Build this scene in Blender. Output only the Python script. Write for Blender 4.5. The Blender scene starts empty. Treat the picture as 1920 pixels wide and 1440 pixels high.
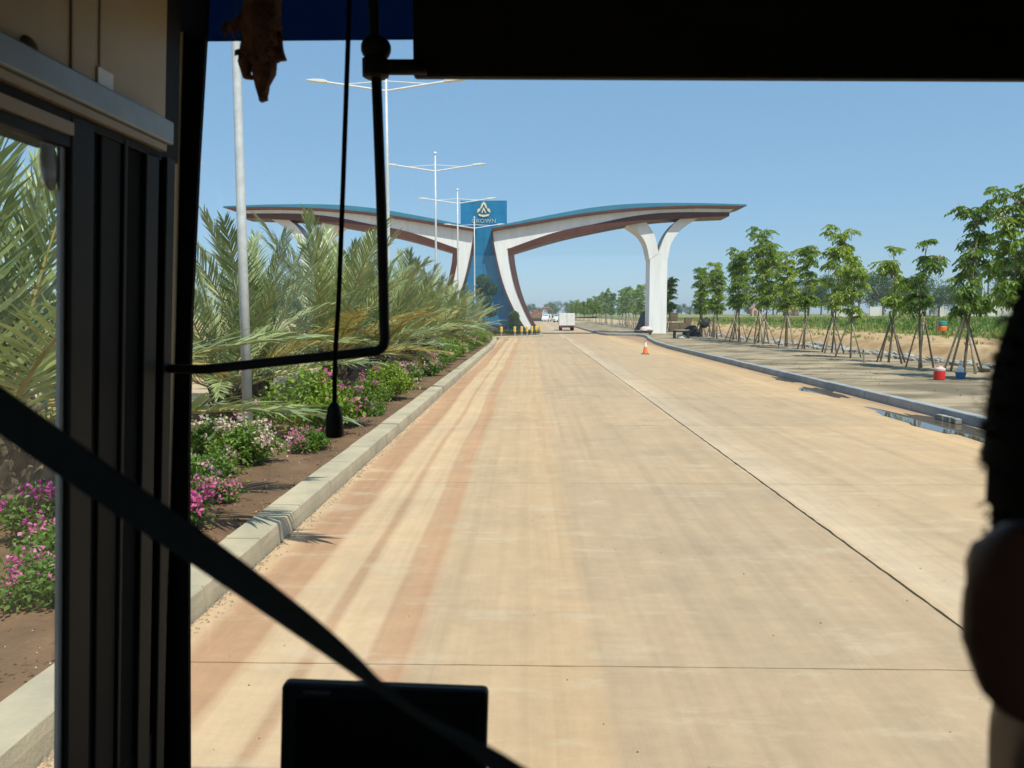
import bpy, bmesh, math, random
import numpy as np
from mathutils import Vector, Matrix

# ------------------------------------------------------------------ camera, sky, sun, exposure
SC = bpy.context.scene
COL = SC.collection
R = math.radians
random.seed(7)
RNG = np.random.default_rng(11)
F = 1442.0                      # focal length in photo pixels (1920 wide)
EYE = Vector((0.0, 0.0, 2.1))
PITCH = math.atan(132.0 / F)
YAW = math.atan(34.0 * math.cos(PITCH) / F)
cam_d = bpy.data.cameras.new('camera')
cam = bpy.data.objects.new('camera', cam_d)
COL.objects.link(cam)
cam.location = EYE
cam.rotation_euler = (math.pi / 2 - PITCH, 0, YAW)
cam_d.sensor_width = 36.0
cam_d.lens = F / 1920.0 * 36.0
cam_d.clip_start = 0.02
cam_d.clip_end = 6000
cam_d.dof.use_dof = True
cam_d.dof.focus_distance = 40.0
cam_d.dof.aperture_fstop = 8.4
SC.camera = cam

SUN_TO = Vector((0.56, -0.83, math.tan(R(59.5)))).normalized()
SUN_EL = math.asin(SUN_TO.z)
SUN_AZ = math.atan2(SUN_TO.x, SUN_TO.y)
world = bpy.data.worlds.new('World')
SC.world = world
world.use_nodes = True
wn = world.node_tree
sky = wn.nodes.new('ShaderNodeTexSky')
sky.sky_type = 'NISHITA'
sky.sun_disc = False
sky.sun_elevation = SUN_EL
sky.sun_rotation = SUN_AZ
sky.altitude = 0
sky.air_density = 1.0
sky.dust_density = 0.25
sky.ozone_density = 3.0
hazy = wn.nodes.new('ShaderNodeMix')          # thin even haze over the whole dome
hazy.data_type = 'RGBA'
hazy.inputs[0].default_value = 0.66
hazy.inputs[7].default_value = (1.62, 3.00, 4.72, 1)
wn.links.new(sky.outputs[0], hazy.inputs[6])
wn.links.new(hazy.outputs[2], wn.nodes['Background'].inputs[0])
wn.nodes['Background'].inputs[1].default_value = 0.15
sun_d = bpy.data.lights.new('sun', 'SUN')
sun_d.energy = 5.0
sun_d.angle = R(0.53)
sun_d.color = (1.0, 0.95, 0.86)
sun = bpy.data.objects.new('sun', sun_d)
COL.objects.link(sun)
sun.rotation_euler = (-SUN_TO).to_track_quat('-Z', 'Y').to_euler()
sun.location = (0, 0, 40)
SC.view_settings.view_transform = 'Standard'
SC.view_settings.look = 'None'
SC.view_settings.exposure = 0.16
SC.view_settings.gamma = 1.0
SC.cycles.max_bounces = 8
SC.cycles.transparent_max_bounces = 16

CAM_M = Matrix.Translation(EYE) @ cam.rotation_euler.to_matrix().to_4x4()


def ray(px, py):
    v = Vector(((px - 960) / F, (720 - py) / F, -1.0))
    return (CAM_M.to_3x3() @ v)


def atY(px, py, Y):
    r = ray(px, py)
    return EYE + r * (Y / r.y)


def atX(px, py, X):
    r = ray(px, py)
    return EYE + r * (X / r.x)


def atZ(px, py, Z=0.0):
    r = ray(px, py)
    return EYE + r * ((Z - EYE.z) / r.z)


# ------------------------------------------------------------------ helpers
class MB:
    """collects shapes and links them as one mesh object"""

    def __init__(self):
        self.v = []
        self.f = []

    def add(self, vs, fs):
        o = len(self.v)
        self.v.extend([tuple(p) for p in vs])
        self.f.extend([tuple(i + o for i in f) for f in fs])
        return self

    def box(self, x0, x1, y0, y1, z0, z1):
        vs = [(x0, y0, z0), (x1, y0, z0), (x1, y1, z0), (x0, y1, z0),
              (x0, y0, z1), (x1, y0, z1), (x1, y1, z1), (x0, y1, z1)]
        fs = [(3, 2, 1, 0), (4, 5, 6, 7), (0, 1, 5, 4), (1, 2, 6, 5), (2, 3, 7, 6), (3, 0, 4, 7)]
        return self.add(vs, fs)

    def tube(self, pts, rad, n=8, cap=True):
        pts = [Vector(p) for p in pts]
        if not hasattr(rad, '__len__'):
            rad = [rad] * len(pts)
        rings = []
        t0 = (pts[1] - pts[0]).normalized()
        up = Vector((0, 0, 1)) if abs(t0.z) < 0.9 else Vector((0, 1, 0))
        nrm = t0.cross(up).normalized()
        for i, p in enumerate(pts):
            if i == 0:
                t = pts[1] - pts[0]
            elif i == len(pts) - 1:
                t = pts[-1] - pts[-2]
            else:
                t = pts[i + 1] - pts[i - 1]
            t.normalize()
            nrm = (nrm - t * nrm.dot(t)).normalized()
            b = t.cross(nrm)
            rings.append([p + (nrm * math.cos(2 * math.pi * k / n) + b * math.sin(2 * math.pi * k / n)) * rad[i]
                          for k in range(n)])
        vs = [p for r in rings for p in r]
        fs = []
        for i in range(len(pts) - 1):
            for k in range(n):
                k2 = (k + 1) % n
                fs.append((i * n + k, i * n + k2, (i + 1) * n + k2, (i + 1) * n + k))
        if cap:
            fs.append(tuple(range(n - 1, -1, -1)))
            fs.append(tuple((len(pts) - 1) * n + k for k in range(n)))
        return self.add(vs, fs)

    def lathe(self, prof, n=16, c=(0, 0, 0)):
        vs, fs = [], []
        for (r, z) in prof:
            for k in range(n):
                a = 2 * math.pi * k / n
                vs.append((c[0] + r * math.cos(a), c[1] + r * math.sin(a), c[2] + z))
        m = len(prof)
        for i in range(m - 1):
            for k in range(n):
                k2 = (k + 1) % n
                fs.append((i * n + k, i * n + k2, (i + 1) * n + k2, (i + 1) * n + k))
        fs.append(tuple(range(n - 1, -1, -1)))
        fs.append(tuple((m - 1) * n + k for k in range(n)))
        return self.add(vs, fs)

    def prism(self, poly, y0, y1):
        """polygon in XZ extruded along Y"""
        n = len(poly)
        vs = [(p[0], y0, p[1]) for p in poly] + [(p[0], y1, p[1]) for p in poly]
        fs = [tuple(range(n)), tuple(range(2 * n - 1, n - 1, -1))]
        for i in range(n):
            j = (i + 1) % n
            fs.append((i, i + n, j + n, j))
        return self.add(vs, fs)

    def strip(self, A, B, y0, y1):
        """band between polylines A and B (lists of (x,z)) extruded along Y"""
        n = len(A)
        vs, fs = [], []
        for y in (y0, y1):
            vs += [(p[0], y, p[1]) for p in A] + [(p[0], y, p[1]) for p in B]
        a0, b0, a1, b1 = 0, n, 2 * n, 3 * n
        for i in range(n - 1):
            fs.append((a0 + i, a0 + i + 1, b0 + i + 1, b0 + i))
            fs.append((a1 + i + 1, a1 + i, b1 + i, b1 + i + 1))
            fs.append((a0 + i + 1, a0 + i, a1 + i, a1 + i + 1))
            fs.append((b0 + i, b0 + i + 1, b1 + i + 1, b1 + i))
        fs.append((a0, b0, b1, a1))
        e = n - 1
        fs.append((b0 + e, a0 + e, a1 + e, b1 + e))
        return self.add(vs, fs)

    def ball(self, c, rx, ry=None, rz=None, nu=14, nv=9):
        ry = ry or rx
        rz = rz or rx
        vs, fs = [(c[0], c[1], c[2] - rz)], []
        for i in range(1, nv):
            th = math.pi * i / nv
            for k in range(nu):
                a = 2 * math.pi * k / nu
                vs.append((c[0] + rx * math.sin(th) * math.cos(a), c[1] + ry * math.sin(th) * math.sin(a),
                           c[2] - rz * math.cos(th)))
        vs.append((c[0], c[1], c[2] + rz))
        T = len(vs) - 1
        for k in range(nu):
            k2 = (k + 1) % nu
            fs.append((0, 1 + k2, 1 + k))
            for i in range(nv - 2):
                a = 1 + i * nu
                fs.append((a + k, a + k2, a + nu + k2, a + nu + k))
            a = 1 + (nv - 2) * nu
            fs.append((a + k, a + k2, T))
        return self.add(vs, fs)

    def warp(self, fn):
        self.v = [tuple(fn(Vector(p))) for p in self.v]
        return self

    def mesh(self, name, mat, smooth=False):
        me = bpy.data.meshes.new(name)
        me.from_pydata(self.v, [], self.f)
        if smooth:
            me.polygons.foreach_set('use_smooth', [True] * len(me.polygons))
        if mat:
            me.materials.append(mat)
        me.update()
        return me

    def build(self, name, mat, parent=None, smooth=False, loc=None, bevel=0, fix=True):
        me = self.mesh(name, mat, smooth)
        if fix and len(me.polygons) < 4000:
            bm = bmesh.new()
            bm.from_mesh(me)
            bmesh.ops.recalc_face_normals(bm, faces=bm.faces)
            bm.to_mesh(me)
            bm.free()
        o = link(name, me, parent, loc)
        if bevel:
            m = o.modifiers.new('bevel', 'BEVEL')
            m.width = bevel
            m.segments = 2
            m.limit_method = 'ANGLE'
        return o


def link(name, data, parent=None, loc=None, rot=None, scale=None):
    o = bpy.data.objects.new(name, data)
    COL.objects.link(o)
    if parent is not None:
        o.parent = parent
    if loc is not None:
        o.location = loc
    if rot is not None:
        o.rotation_euler = rot
    if scale is not None:
        o.scale = scale if hasattr(scale, '__len__') else (scale,) * 3
    return o


def tag(o, label=None, cat=None, group=None, kind=None):
    if label:
        o['label'] = label
    if cat:
        o['category'] = cat
    if group:
        o['group'] = group
    if kind:
        o['kind'] = kind
    return o


def thing(name, label, cat, loc=(0, 0, 0), rz=0.0, group=None, scale=1.0):
    o = link(name, None, None, loc, (0, 0, rz), scale)
    o.empty_display_size = 0.2
    return tag(o, label, cat, group)


ORD = ['first', 'second', 'third', 'fourth', 'fifth', 'sixth', 'seventh', 'eighth', 'ninth', 'tenth', 'eleventh',
       'twelfth', 'thirteenth', 'fourteenth', 'fifteenth', 'sixteenth', 'seventeenth', 'eighteenth', 'nineteenth',
       'twentieth', 'twenty-first', 'twenty-second', 'twenty-third', 'twenty-fourth', 'twenty-fifth', 'twenty-sixth',
       'twenty-seventh', 'twenty-eighth', 'twenty-ninth', 'thirtieth', 'thirty-first', 'thirty-second',
       'thirty-third', 'thirty-fourth', 'thirty-fifth', 'thirty-sixth', 'thirty-seventh', 'thirty-eighth']


# ------------------------------------------------------------------ materials
def nodes(name):
    m = bpy.data.materials.new(name)
    m.use_nodes = True
    nt = m.node_tree
    return m, nt, nt.nodes['Principled BSDF']


def nn(nt, t, **kw):
    n = nt.nodes.new(t)
    for k, v in kw.items():
        setattr(n, k, v)
    return n


def ramp(nt, stops, interp='LINEAR'):
    r = nn(nt, 'ShaderNodeValToRGB')
    r.color_ramp.interpolation = interp
    e = r.color_ramp.elements
    while len(e) > 1:
        e.remove(e[-1])
    e[0].position = stops[0][0]
    e[0].color = (*stops[0][1], 1)
    for p, c in stops[1:]:
        x = e.new(p)
        x.color = (*c, 1)
    return r


def noise(nt, vec, scale, detail=4, rough=0.55, stretch=None):
    if stretch is not None:
        mp = nn(nt, 'ShaderNodeMapping')
        mp.inputs['Scale'].default_value = stretch
        nt.links.new(vec, mp.inputs[0])
        vec = mp.outputs[0]
    n = nn(nt, 'ShaderNodeTexNoise')
    n.inputs['Scale'].default_value = scale
    n.inputs['Detail'].default_value = detail
    n.inputs['Roughness'].default_value = rough
    nt.links.new(vec, n.inputs['Vector'])
    return n


def mat(name, c1, c2=None, scale=6.0, rough=0.7, bump=0.0, metal=0.0, stretch=None, coord='pos', spec=0.4,
        detail=5, lo=0.35, hi=0.65, bscale=None, coat=0.0):
    m, nt, b = nodes(name)
    b.inputs['Roughness'].default_value = rough
    b.inputs['Metallic'].default_value = metal
    b.inputs['Specular IOR Level'].default_value = spec
    if coat:
        b.inputs['Coat Weight'].default_value = coat
        b.inputs['Coat Roughness'].default_value = 0.08
    if c2 is None:
        c2 = tuple(x * 0.86 for x in c1)
    if coord == 'pos':
        vec = nn(nt, 'ShaderNodeNewGeometry').outputs['Position']
    else:
        vec = nn(nt, 'ShaderNodeTexCoord').outputs['Object']
    n = noise(nt, vec, scale, detail, 0.6, stretch)
    r = ramp(nt, [(lo, c1), (hi, c2)])
    nt.links.new(n.outputs['Fac'], r.inputs[0])
    nt.links.new(r.outputs[0], b.inputs['Base Color'])
    if bump:
        n2 = noise(nt, vec, bscale or scale * 5, 5, 0.65, stretch)
        bp = nn(nt, 'ShaderNodeBump')
        bp.inputs['Strength'].default_value = bump
        bp.inputs['Distance'].default_value = 0.02
        nt.links.new(n2.outputs['Fac'], bp.inputs['Height'])
        nt.links.new(bp.outputs[0], b.inputs['Normal'])
    return m


def leafmat(name, stops, rough=0.5, trans=0.3, spec=0.4, tint=None):
    """foliage: colour varies leaf by leaf and plant by plant, some light passes through"""
    m, nt, b = nodes(name)
    b.inputs['Roughness'].default_value = rough
    b.inputs['Specular IOR Level'].default_value = spec
    g = nn(nt, 'ShaderNodeNewGeometry')
    oi = nn(nt, 'ShaderNodeObjectInfo')
    mx = nn(nt, 'ShaderNodeMath', operation='MULTIPLY_ADD')
    nt.links.new(oi.outputs['Random'], mx.inputs[0])
    mx.inputs[1].default_value = 0.45
    ml = nn(nt, 'ShaderNodeMath', operation='MULTIPLY')
    nt.links.new(g.outputs['Random Per Island'], ml.inputs[0])
    ml.inputs[1].default_value = 0.55
    nt.links.new(ml.outputs[0], mx.inputs[2])
    r = ramp(nt, stops)
    nt.links.new(mx.outputs[0], r.inputs[0])
    nt.links.new(r.outputs[0], b.inputs['Base Color'])
    t = nn(nt, 'ShaderNodeBsdfTranslucent')
    hs = nn(nt, 'ShaderNodeHueSaturation')
    hs.inputs['Saturation'].default_value = 1.15
    hs.inputs['Value'].default_value = 1.3
    nt.links.new(r.outputs[0], hs.inputs['Color'])
    nt.links.new(hs.outputs[0], t.inputs[0])
    ms = nn(nt, 'ShaderNodeMixShader')
    ms.inputs[0].default_value = trans
    nt.links.new(b.outputs[0], ms.inputs[1])
    nt.links.new(t.outputs[0], ms.inputs[2])
    nt.links.new(ms.outputs[0], nt.nodes['Material Output'].inputs[0])
    return m


def glassmat(name, tint=(0.97, 0.98, 0.98), refl=0.04, rough=0.02):
    """thin pane: light passes straight through with a tint, a weak mirror image stays on it"""
    m, nt, b = nodes(name)
    nt.nodes.remove(b)
    t = nn(nt, 'ShaderNodeBsdfTransparent')
    t.inputs[0].default_value = (*tint, 1)
    g = nn(nt, 'ShaderNodeBsdfGlossy')
    g.inputs['Roughness'].default_value = rough
    ms = nn(nt, 'ShaderNodeMixShader')
    ms.inputs[0].default_value = refl
    nt.links.new(t.outputs[0], ms.inputs[1])
    nt.links.new(g.outputs[0], ms.inputs[2])
    nt.links.new(ms.outputs[0], nt.nodes['Material Output'].inputs[0])
    return m


def road_material():
    m, nt, b = nodes('concrete_road')
    L = nt.links
    pos = nn(nt, 'ShaderNodeNewGeometry').outputs['Position']
    sep = nn(nt, 'ShaderNodeSeparateXYZ')
    L.new(pos, sep.inputs[0])
    # tyre tracks and dust bands follow the road with a slow wobble
    w = noise(nt, pos, 1.0, 1, 0.5, (0.0, 0.07, 0.0))
    w2 = noise(nt, pos, 1.0, 4, 0.6, (2.2, 0.9, 0.0))
    a = nn(nt, 'ShaderNodeMath', operation='MULTIPLY_ADD')
    L.new(w.outputs['Fac'], a.inputs[0])
    a.inputs[1].default_value = 0.55
    L.new(sep.outputs[0], a.inputs[2])
    a2 = nn(nt, 'ShaderNodeMath', operation='MULTIPLY_ADD')
    L.new(w2.outputs['Fac'], a2.inputs[0])
    a2.inputs[1].default_value = 0.05
    L.new(a.outputs[0], a2.inputs[2])
    mr = nn(nt, 'ShaderNodeMapRange')
    L.new(a2.outputs[0], mr.inputs[0])
    off = 0.275 + 0.025
    mr.inputs[1].default_value = -2.5 + off
    mr.inputs[2].default_value = 8.5 + off
    T = lambda x: (x + 2.5) / 11.0
    red = (0.445, 0.262, 0.150)
    red2 = (0.475, 0.298, 0.174)
    lite = (0.562, 0.396, 0.240)
    tan = (0.487, 0.345, 0.210)
    grey = (0.462, 0.328, 0.203)
    rp = ramp(nt, [(T(-2.4), (0.552, 0.389, 0.239)), (T(-2.22), (0.540, 0.369, 0.219)), (T(-2.14), red), (T(-1.80), red), (T(-1.755), lite), (T(-1.47), lite),
                   (T(-1.44), red2), (T(-1.37), red2), (T(-1.34), lite), (T(-1.08), lite),
                   (T(-1.05), red2), (T(-0.80), (0.481, 0.279, 0.160)), (T(-0.77), tan),
                   (T(0.3), (0.508, 0.349, 0.203)), (T(0.42), grey), (T(1.8), (0.447, 0.323, 0.202)), (T(2.85), (0.462, 0.330, 0.205)),
                   (T(2.95), (0.529, 0.401, 0.273)), (T(3.25), (0.508, 0.380, 0.252)), (T(3.7), (0.453, 0.327, 0.205)), (T(6.2), (0.490, 0.341, 0.202)),
                   (T(7.1), (0.552, 0.374, 0.207)), (T(7.8), (0.496, 0.325, 0.180)), (T(8.3), (0.364, 0.233, 0.136))])
    L.new(mr.outputs[0], rp.inputs[0])
    # long faint streaks left by wheels
    st = noise(nt, pos, 1.0, 5, 0.6, (5.0, 0.10, 0.0))
    sr = ramp(nt, [(0.3, (0.86, 0.86, 0.85)), (0.5, (1, 1, 1)), (0.72, (1.08, 1.07, 1.05))])
    L.new(st.outputs['Fac'], sr.inputs[0])
    mu = nn(nt, 'ShaderNodeMix', data_type='RGBA', blend_type='MULTIPLY')
    mu.inputs[0].default_value = 0.85
    L.new(rp.outputs[0], mu.inputs[6])
    L.new(sr.outputs[0], mu.inputs[7])
    # crosswise trowel marks and scuffs, pale laitance
    cr = noise(nt, pos, 1.0, 6, 0.65, (0.55, 4.5, 0.0))
    cr_r = ramp(nt, [(0.3, (0.95, 0.95, 0.95)), (0.55, (1, 1, 1)), (0.72, (1.05, 1.05, 1.05))])
    L.new(cr.outputs['Fac'], cr_r.inputs[0])
    mu2 = nn(nt, 'ShaderNodeMix', data_type='RGBA', blend_type='MULTIPLY')
    mu2.inputs[0].default_value = 0.9
    L.new(mu.outputs[2], mu2.inputs[6])
    L.new(cr_r.outputs[0], mu2.inputs[7])
    bl = noise(nt, pos, 0.55, 6, 0.62)
    bl_r = ramp(nt, [(0.35, (0.90, 0.91, 0.92)), (0.5, (1, 1, 1)), (0.68, (1.06, 1.04, 1.01))])
    L.new(bl.outputs['Fac'], bl_r.inputs[0])
    mu3 = nn(nt, 'ShaderNodeMix', data_type='RGBA', blend_type='MULTIPLY')
    mu3.inputs[0].default_value = 0.9
    L.new(mu2.outputs[2], mu3.inputs[6])
    L.new(bl_r.outputs[0], mu3.inputs[7])
    # scuffed white patches
    sc_n = noise(nt, pos, 1.0, 8, 0.7, (1.1, 3.0, 0.0))
    sc_r = ramp(nt, [(0.545, (0, 0, 0)), (0.63, (1, 1, 1))])
    L.new(sc_n.outputs['Fac'], sc_r.inputs[0])
    mx = nn(nt, 'ShaderNodeMix', data_type='RGBA')
    ms = nn(nt, 'ShaderNodeMath', operation='MULTIPLY')
    L.new(sc_r.outputs[0], ms.inputs[0])
    ms.inputs[1].default_value = 0.45
    L.new(ms.outputs[0], mx.inputs[0])
    L.new(mu3.outputs[2], mx.inputs[6])
    mx.inputs[7].default_value = (0.54, 0.43, 0.29, 1)
    # slab-to-slab difference
    oi = nn(nt, 'ShaderNodeObjectInfo')
    orr = ramp(nt, [(0, (0.95, 0.955, 0.96)), (1, (1.05, 1.035, 1.0))])
    L.new(oi.outputs['Random'], orr.inputs[0])
    mu4 = nn(nt, 'ShaderNodeMix', data_type='RGBA', blend_type='MULTIPLY')
    mu4.inputs[0].default_value = 1.0
    L.new(mx.outputs[2], mu4.inputs[6])
    L.new(orr.outputs[0], mu4.inputs[7])
    # thin dusty wheel lines and the broom finish of the concrete
    for st_, lo_, hi_, fac in (((17.0, 0.22, 0.0), 0.95, 1.05, 0.7), ((7.0, 14.0, 0.0), 0.95, 1.05, 0.8), ((3.2, 1.7, 0.0), 0.93, 1.07, 0.8)):
        q_ = noise(nt, pos, 1.0, 4, 0.65, st_)
        q_r = ramp(nt, [(0.32, (lo_, lo_, lo_)), (0.68, (hi_, hi_, hi_))])
        L.new(q_.outputs['Fac'], q_r.inputs[0])
        q_m = nn(nt, 'ShaderNodeMix', data_type='RGBA', blend_type='MULTIPLY')
        q_m.inputs[0].default_value = fac
        L.new(mu4.outputs[2], q_m.inputs[6])
        L.new(q_r.outputs[0], q_m.inputs[7])
        mu4 = q_m
    # fine grain
    gr = noise(nt, pos, 90, 3, 0.7)
    gr_r = ramp(nt, [(0.3, (0.9, 0.9, 0.9)), (0.7, (1.08, 1.08, 1.08))])
    L.new(gr.outputs['Fac'], gr_r.inputs[0])
    mu5 = nn(nt, 'ShaderNodeMix', data_type='RGBA', blend_type='MULTIPLY')
    mu5.inputs[0].default_value = 0.8
    L.new(mu4.outputs[2], mu5.inputs[6])
    L.new(gr_r.outputs[0], mu5.inputs[7])
    L.new(mu5.outputs[2], b.inputs['Base Color'])
    b.inputs['Roughness'].default_value = 0.85
    b.inputs['Specular IOR Level'].default_value = 0.25
    bp = nn(nt, 'ShaderNodeBump')
    bp.inputs['Strength'].default_value = 0.25
    bp.inputs['Distance'].default_value = 0.01
    L.new(cr.outputs['Fac'], bp.inputs['Height'])
    L.new(bp.outputs[0], b.inputs['Normal'])
    return m


M = {}
M['road'] = road_material()
M['joint'] = mat('joint_sealant', (0.06, 0.07, 0.055), (0.12, 0.12, 0.09), 8, 0.9)
M['kerb'] = mat('kerb_concrete', (0.50, 0.42, 0.285), (0.36, 0.315, 0.225), 1.7, 0.9, 0.35, bscale=40)
M['kerb_grey'] = mat('grey_kerb_concrete', (0.36, 0.37, 0.36), (0.27, 0.28, 0.28), 2.0, 0.85, 0.3, bscale=40)
M['soil'] = mat('garden_soil', (0.20, 0.115, 0.06), (0.13, 0.075, 0.04), 2.5, 0.95, 0.9, bscale=18)
M['sand'] = mat('sandy_ground', (0.50, 0.36, 0.20), (0.42, 0.29, 0.155), 0.7, 0.95, 0.5, bscale=6)
M['bank'] = mat('excavated_earth', (0.52, 0.36, 0.19), (0.36, 0.22, 0.10), 1.1, 0.95, 0.9, bscale=5)
M['field'] = mat('field_grass_ground', (0.17, 0.22, 0.05), (0.29, 0.24, 0.10), 0.16, 0.95, 0.4, bscale=3)
M['ground'] = mat('open_ground', (0.20, 0.19, 0.075), (0.30, 0.23, 0.11), 0.03, 0.95)
M['verge'] = mat('dried_mud_verge', (0.165, 0.13, 0.078), (0.40, 0.31, 0.195), 0.8, 0.95, 1.0,
                 stretch=(0.40, 0.9, 1), detail=9, lo=0.42, hi=0.60, bscale=6)
M['galv'] = mat('galvanised_steel', (0.64, 0.66, 0.65), (0.52, 0.54, 0.54), 9, 0.5, metal=0.1, coord='obj')
M['lampwhite'] = mat('white_lamp_housing', (0.8, 0.8, 0.78), None, 5, 0.4)
M['white'] = mat('white_plaster', (0.83, 0.82, 0.79), (0.68, 0.665, 0.62), 1.0, 0.75, 0.1, detail=8, stretch=(1.6, 1.6, 0.16), lo=0.42, hi=0.75)
M['brown'] = mat('brown_cladding', (0.115, 0.042, 0.026), (0.085, 0.032, 0.021), 0.9, 0.5)
M['teal'] = mat('teal_roof_sheet', (0.06, 0.235, 0.33), (0.05, 0.20, 0.29), 0.7, 0.35)
M['blue'] = mat('blue_cladding_panel', (0.016, 0.20, 0.385), (0.012, 0.155, 0.32), 0.9, 0.18, 0.12, bscale=0.8, spec=0.6, stretch=(1, 1, 0.3))
M['gold'] = mat('pale_gold_letters', (0.75, 0.68, 0.42), None, 4, 0.4)
M['black'] = mat('black_plastic', (0.020, 0.021, 0.019), (0.014, 0.015, 0.014), 12, 0.6, coord='obj', spec=0.2)
M['rubber'] = mat('black_rubber', (0.010, 0.010, 0.010), None, 12, 0.85, coord='obj', spec=0.1)
M['darktrim'] = mat('dark_cab_trim', (0.014, 0.013, 0.011), (0.010, 0.010, 0.009), 5, 0.7, coord='obj', spec=0.2)
M['olivetrim'] = mat('olive_grey_trim', (0.015, 0.0145, 0.0125), (0.012, 0.0115, 0.010), 5, 0.6, coord='obj', spec=0.2)
M['cream'] = mat('cream_cab_paint', (0.48, 0.375, 0.22), (0.42, 0.325, 0.185), 3, 0.5, coord='obj', spec=0.3)
M['creamseam'] = mat('cream_panel_seam', (0.40, 0.32, 0.19), None, 3, 0.6, coord='obj')
M['alu'] = mat('brushed_aluminium', (0.30, 0.33, 0.34), (0.25, 0.27, 0.28), 9, 0.45, coord='obj', metal=0.2)
M['tanrail'] = mat('tan_window_rail', (0.42, 0.33, 0.22), None, 6, 0.55, coord='obj')
M['ceiling'] = mat('dark_headliner', (0.045, 0.045, 0.045), None, 4, 0.9)
M['busbody'] = mat('cream_bus_body', (0.62, 0.56, 0.44), None, 2, 0.35, coat=0.3)
M['glass'] = glassmat('clear_pane', (0.95, 0.97, 0.96), 0.03)
M['film'] = glassmat('blue_sun_film', (0.028, 0.085, 0.155), 0.02, 0.2)
M['strap'] = mat('dark_webbing', (0.06, 0.074, 0.082), (0.048, 0.06, 0.066), 60, 0.8, coord='obj')
M['screen'] = mat('dark_screen_glass', (0.006, 0.007, 0.007), None, 5, 0.25, coord='obj', spec=0.3)
M['greyprint'] = mat('faint_grey_print', (0.10, 0.10, 0.09), None, 5, 0.6, coord='obj')
M['ornament'] = mat('brown_dried_fibre', (0.26, 0.135, 0.09), (0.10, 0.05, 0.035), 30, 0.85, 0.6, coord='obj', bscale=70)
M['skin'] = mat('skin', (0.17, 0.072, 0.045), (0.14, 0.062, 0.038), 12, 0.5, coord='obj')
M['hair'] = mat('black_hair', (0.005, 0.0045, 0.004), None, 30, 0.9, coord='obj', spec=0.05)
M['shirt'] = mat('dark_shirt', (0.03, 0.03, 0.035), None, 20, 0.9, coord='obj')
M['trouser'] = mat('dark_trousers', (0.025, 0.025, 0.03), None, 20, 0.9, coord='obj')
M['eye'] = mat('eye_white', (0.7, 0.68, 0.64), None, 20, 0.3, coord='obj')
M['seat'] = mat('dark_seat_fabric', (0.03, 0.03, 0.035), None, 20, 0.95, coord='obj')
M['bark'] = mat('grey_brown_bark', (0.24, 0.19, 0.13), (0.14, 0.11, 0.08), 9, 0.95, 0.8, coord='obj', bscale=25)
M['palmtrunk'] = mat('palm_trunk_fibre', (0.17, 0.13, 0.085), (0.08, 0.06, 0.04), 10, 0.95, 1.0, coord='obj', bscale=20)
M['stake'] = mat('bare_wood_stake', (0.46, 0.38, 0.26), (0.30, 0.23, 0.15), 7, 0.9, 0.3, coord='obj')
M['stake_d'] = mat('weathered_wood_stake', (0.22, 0.17, 0.12), (0.15, 0.115, 0.08), 7, 0.9, 0.3, coord='obj')
M['rock'] = mat('broken_concrete', (0.44, 0.42, 0.37), (0.17, 0.155, 0.13), 3.2, 0.95, 0.5, bscale=14)
M['orange'] = mat('orange_plastic', (0.85, 0.20, 0.04), None, 5, 0.5, coord='obj')
M['conewhite'] = mat('white_cone_sleeve', (0.82, 0.80, 0.75), None, 5, 0.5, coord='obj')
M['yellow'] = mat('yellow_bollard_paint', (0.80, 0.52, 0.07), None, 5, 0.5, coord='obj')
M['steel'] = mat('grey_steel_post', (0.30, 0.31, 0.31), None, 5, 0.5, coord='obj')
M['red'] = mat('red_plastic', (0.72, 0.03, 0.025), None, 5, 0.4, coord='obj')
M['bluep'] = mat('blue_plastic', (0.05, 0.17, 0.36), None, 5, 0.45, coord='obj')
M['tealp'] = mat('teal_plastic', (0.05, 0.30, 0.25), None, 5, 0.45, coord='obj')
M['vanwhite'] = mat('white_vehicle_paint', (0.80, 0.80, 0.77), None, 2, 0.4, coord='obj', coat=0.3)
M['tyre'] = mat('tyre_rubber', (0.02, 0.02, 0.02), None, 8, 0.9, coord='obj')
M['darkmetal'] = mat('dark_chassis_metal', (0.035, 0.035, 0.03), None, 8, 0.7, coord='obj')
M['darkglass'] = mat('dark_vehicle_glass', (0.02, 0.025, 0.03), None, 8, 0.12, coord='obj')
M['rust'] = mat('rusty_orange_machine', (0.34, 0.14, 0.07), (0.22, 0.10, 0.06), 1.4, 0.8, coord='obj')
M['sack'] = mat('pale_pink_sack', (0.70, 0.56, 0.50), (0.60, 0.47, 0.42), 5, 0.9, coord='obj')
M['tarp'] = mat('black_tarpaulin', (0.015, 0.015, 0.015), None, 4, 0.7, coord='obj')
M['timber'] = mat('tan_timber', (0.52, 0.37, 0.22), (0.42, 0.29, 0.17), 4, 0.9, coord='obj')
M['grit'] = mat('gutter_grit', (0.36, 0.28, 0.19), (0.19, 0.145, 0.10), 9, 0.95)
M['puddle'] = None
M['farwall'] = mat('white_far_wall', (0.72, 0.70, 0.65), (0.60, 0.58, 0.53), 0.2, 0.9)
M['rooftile'] = mat('orange_hut_paint', (0.62, 0.25, 0.13), None, 1, 0.8, coord='obj')

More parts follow.
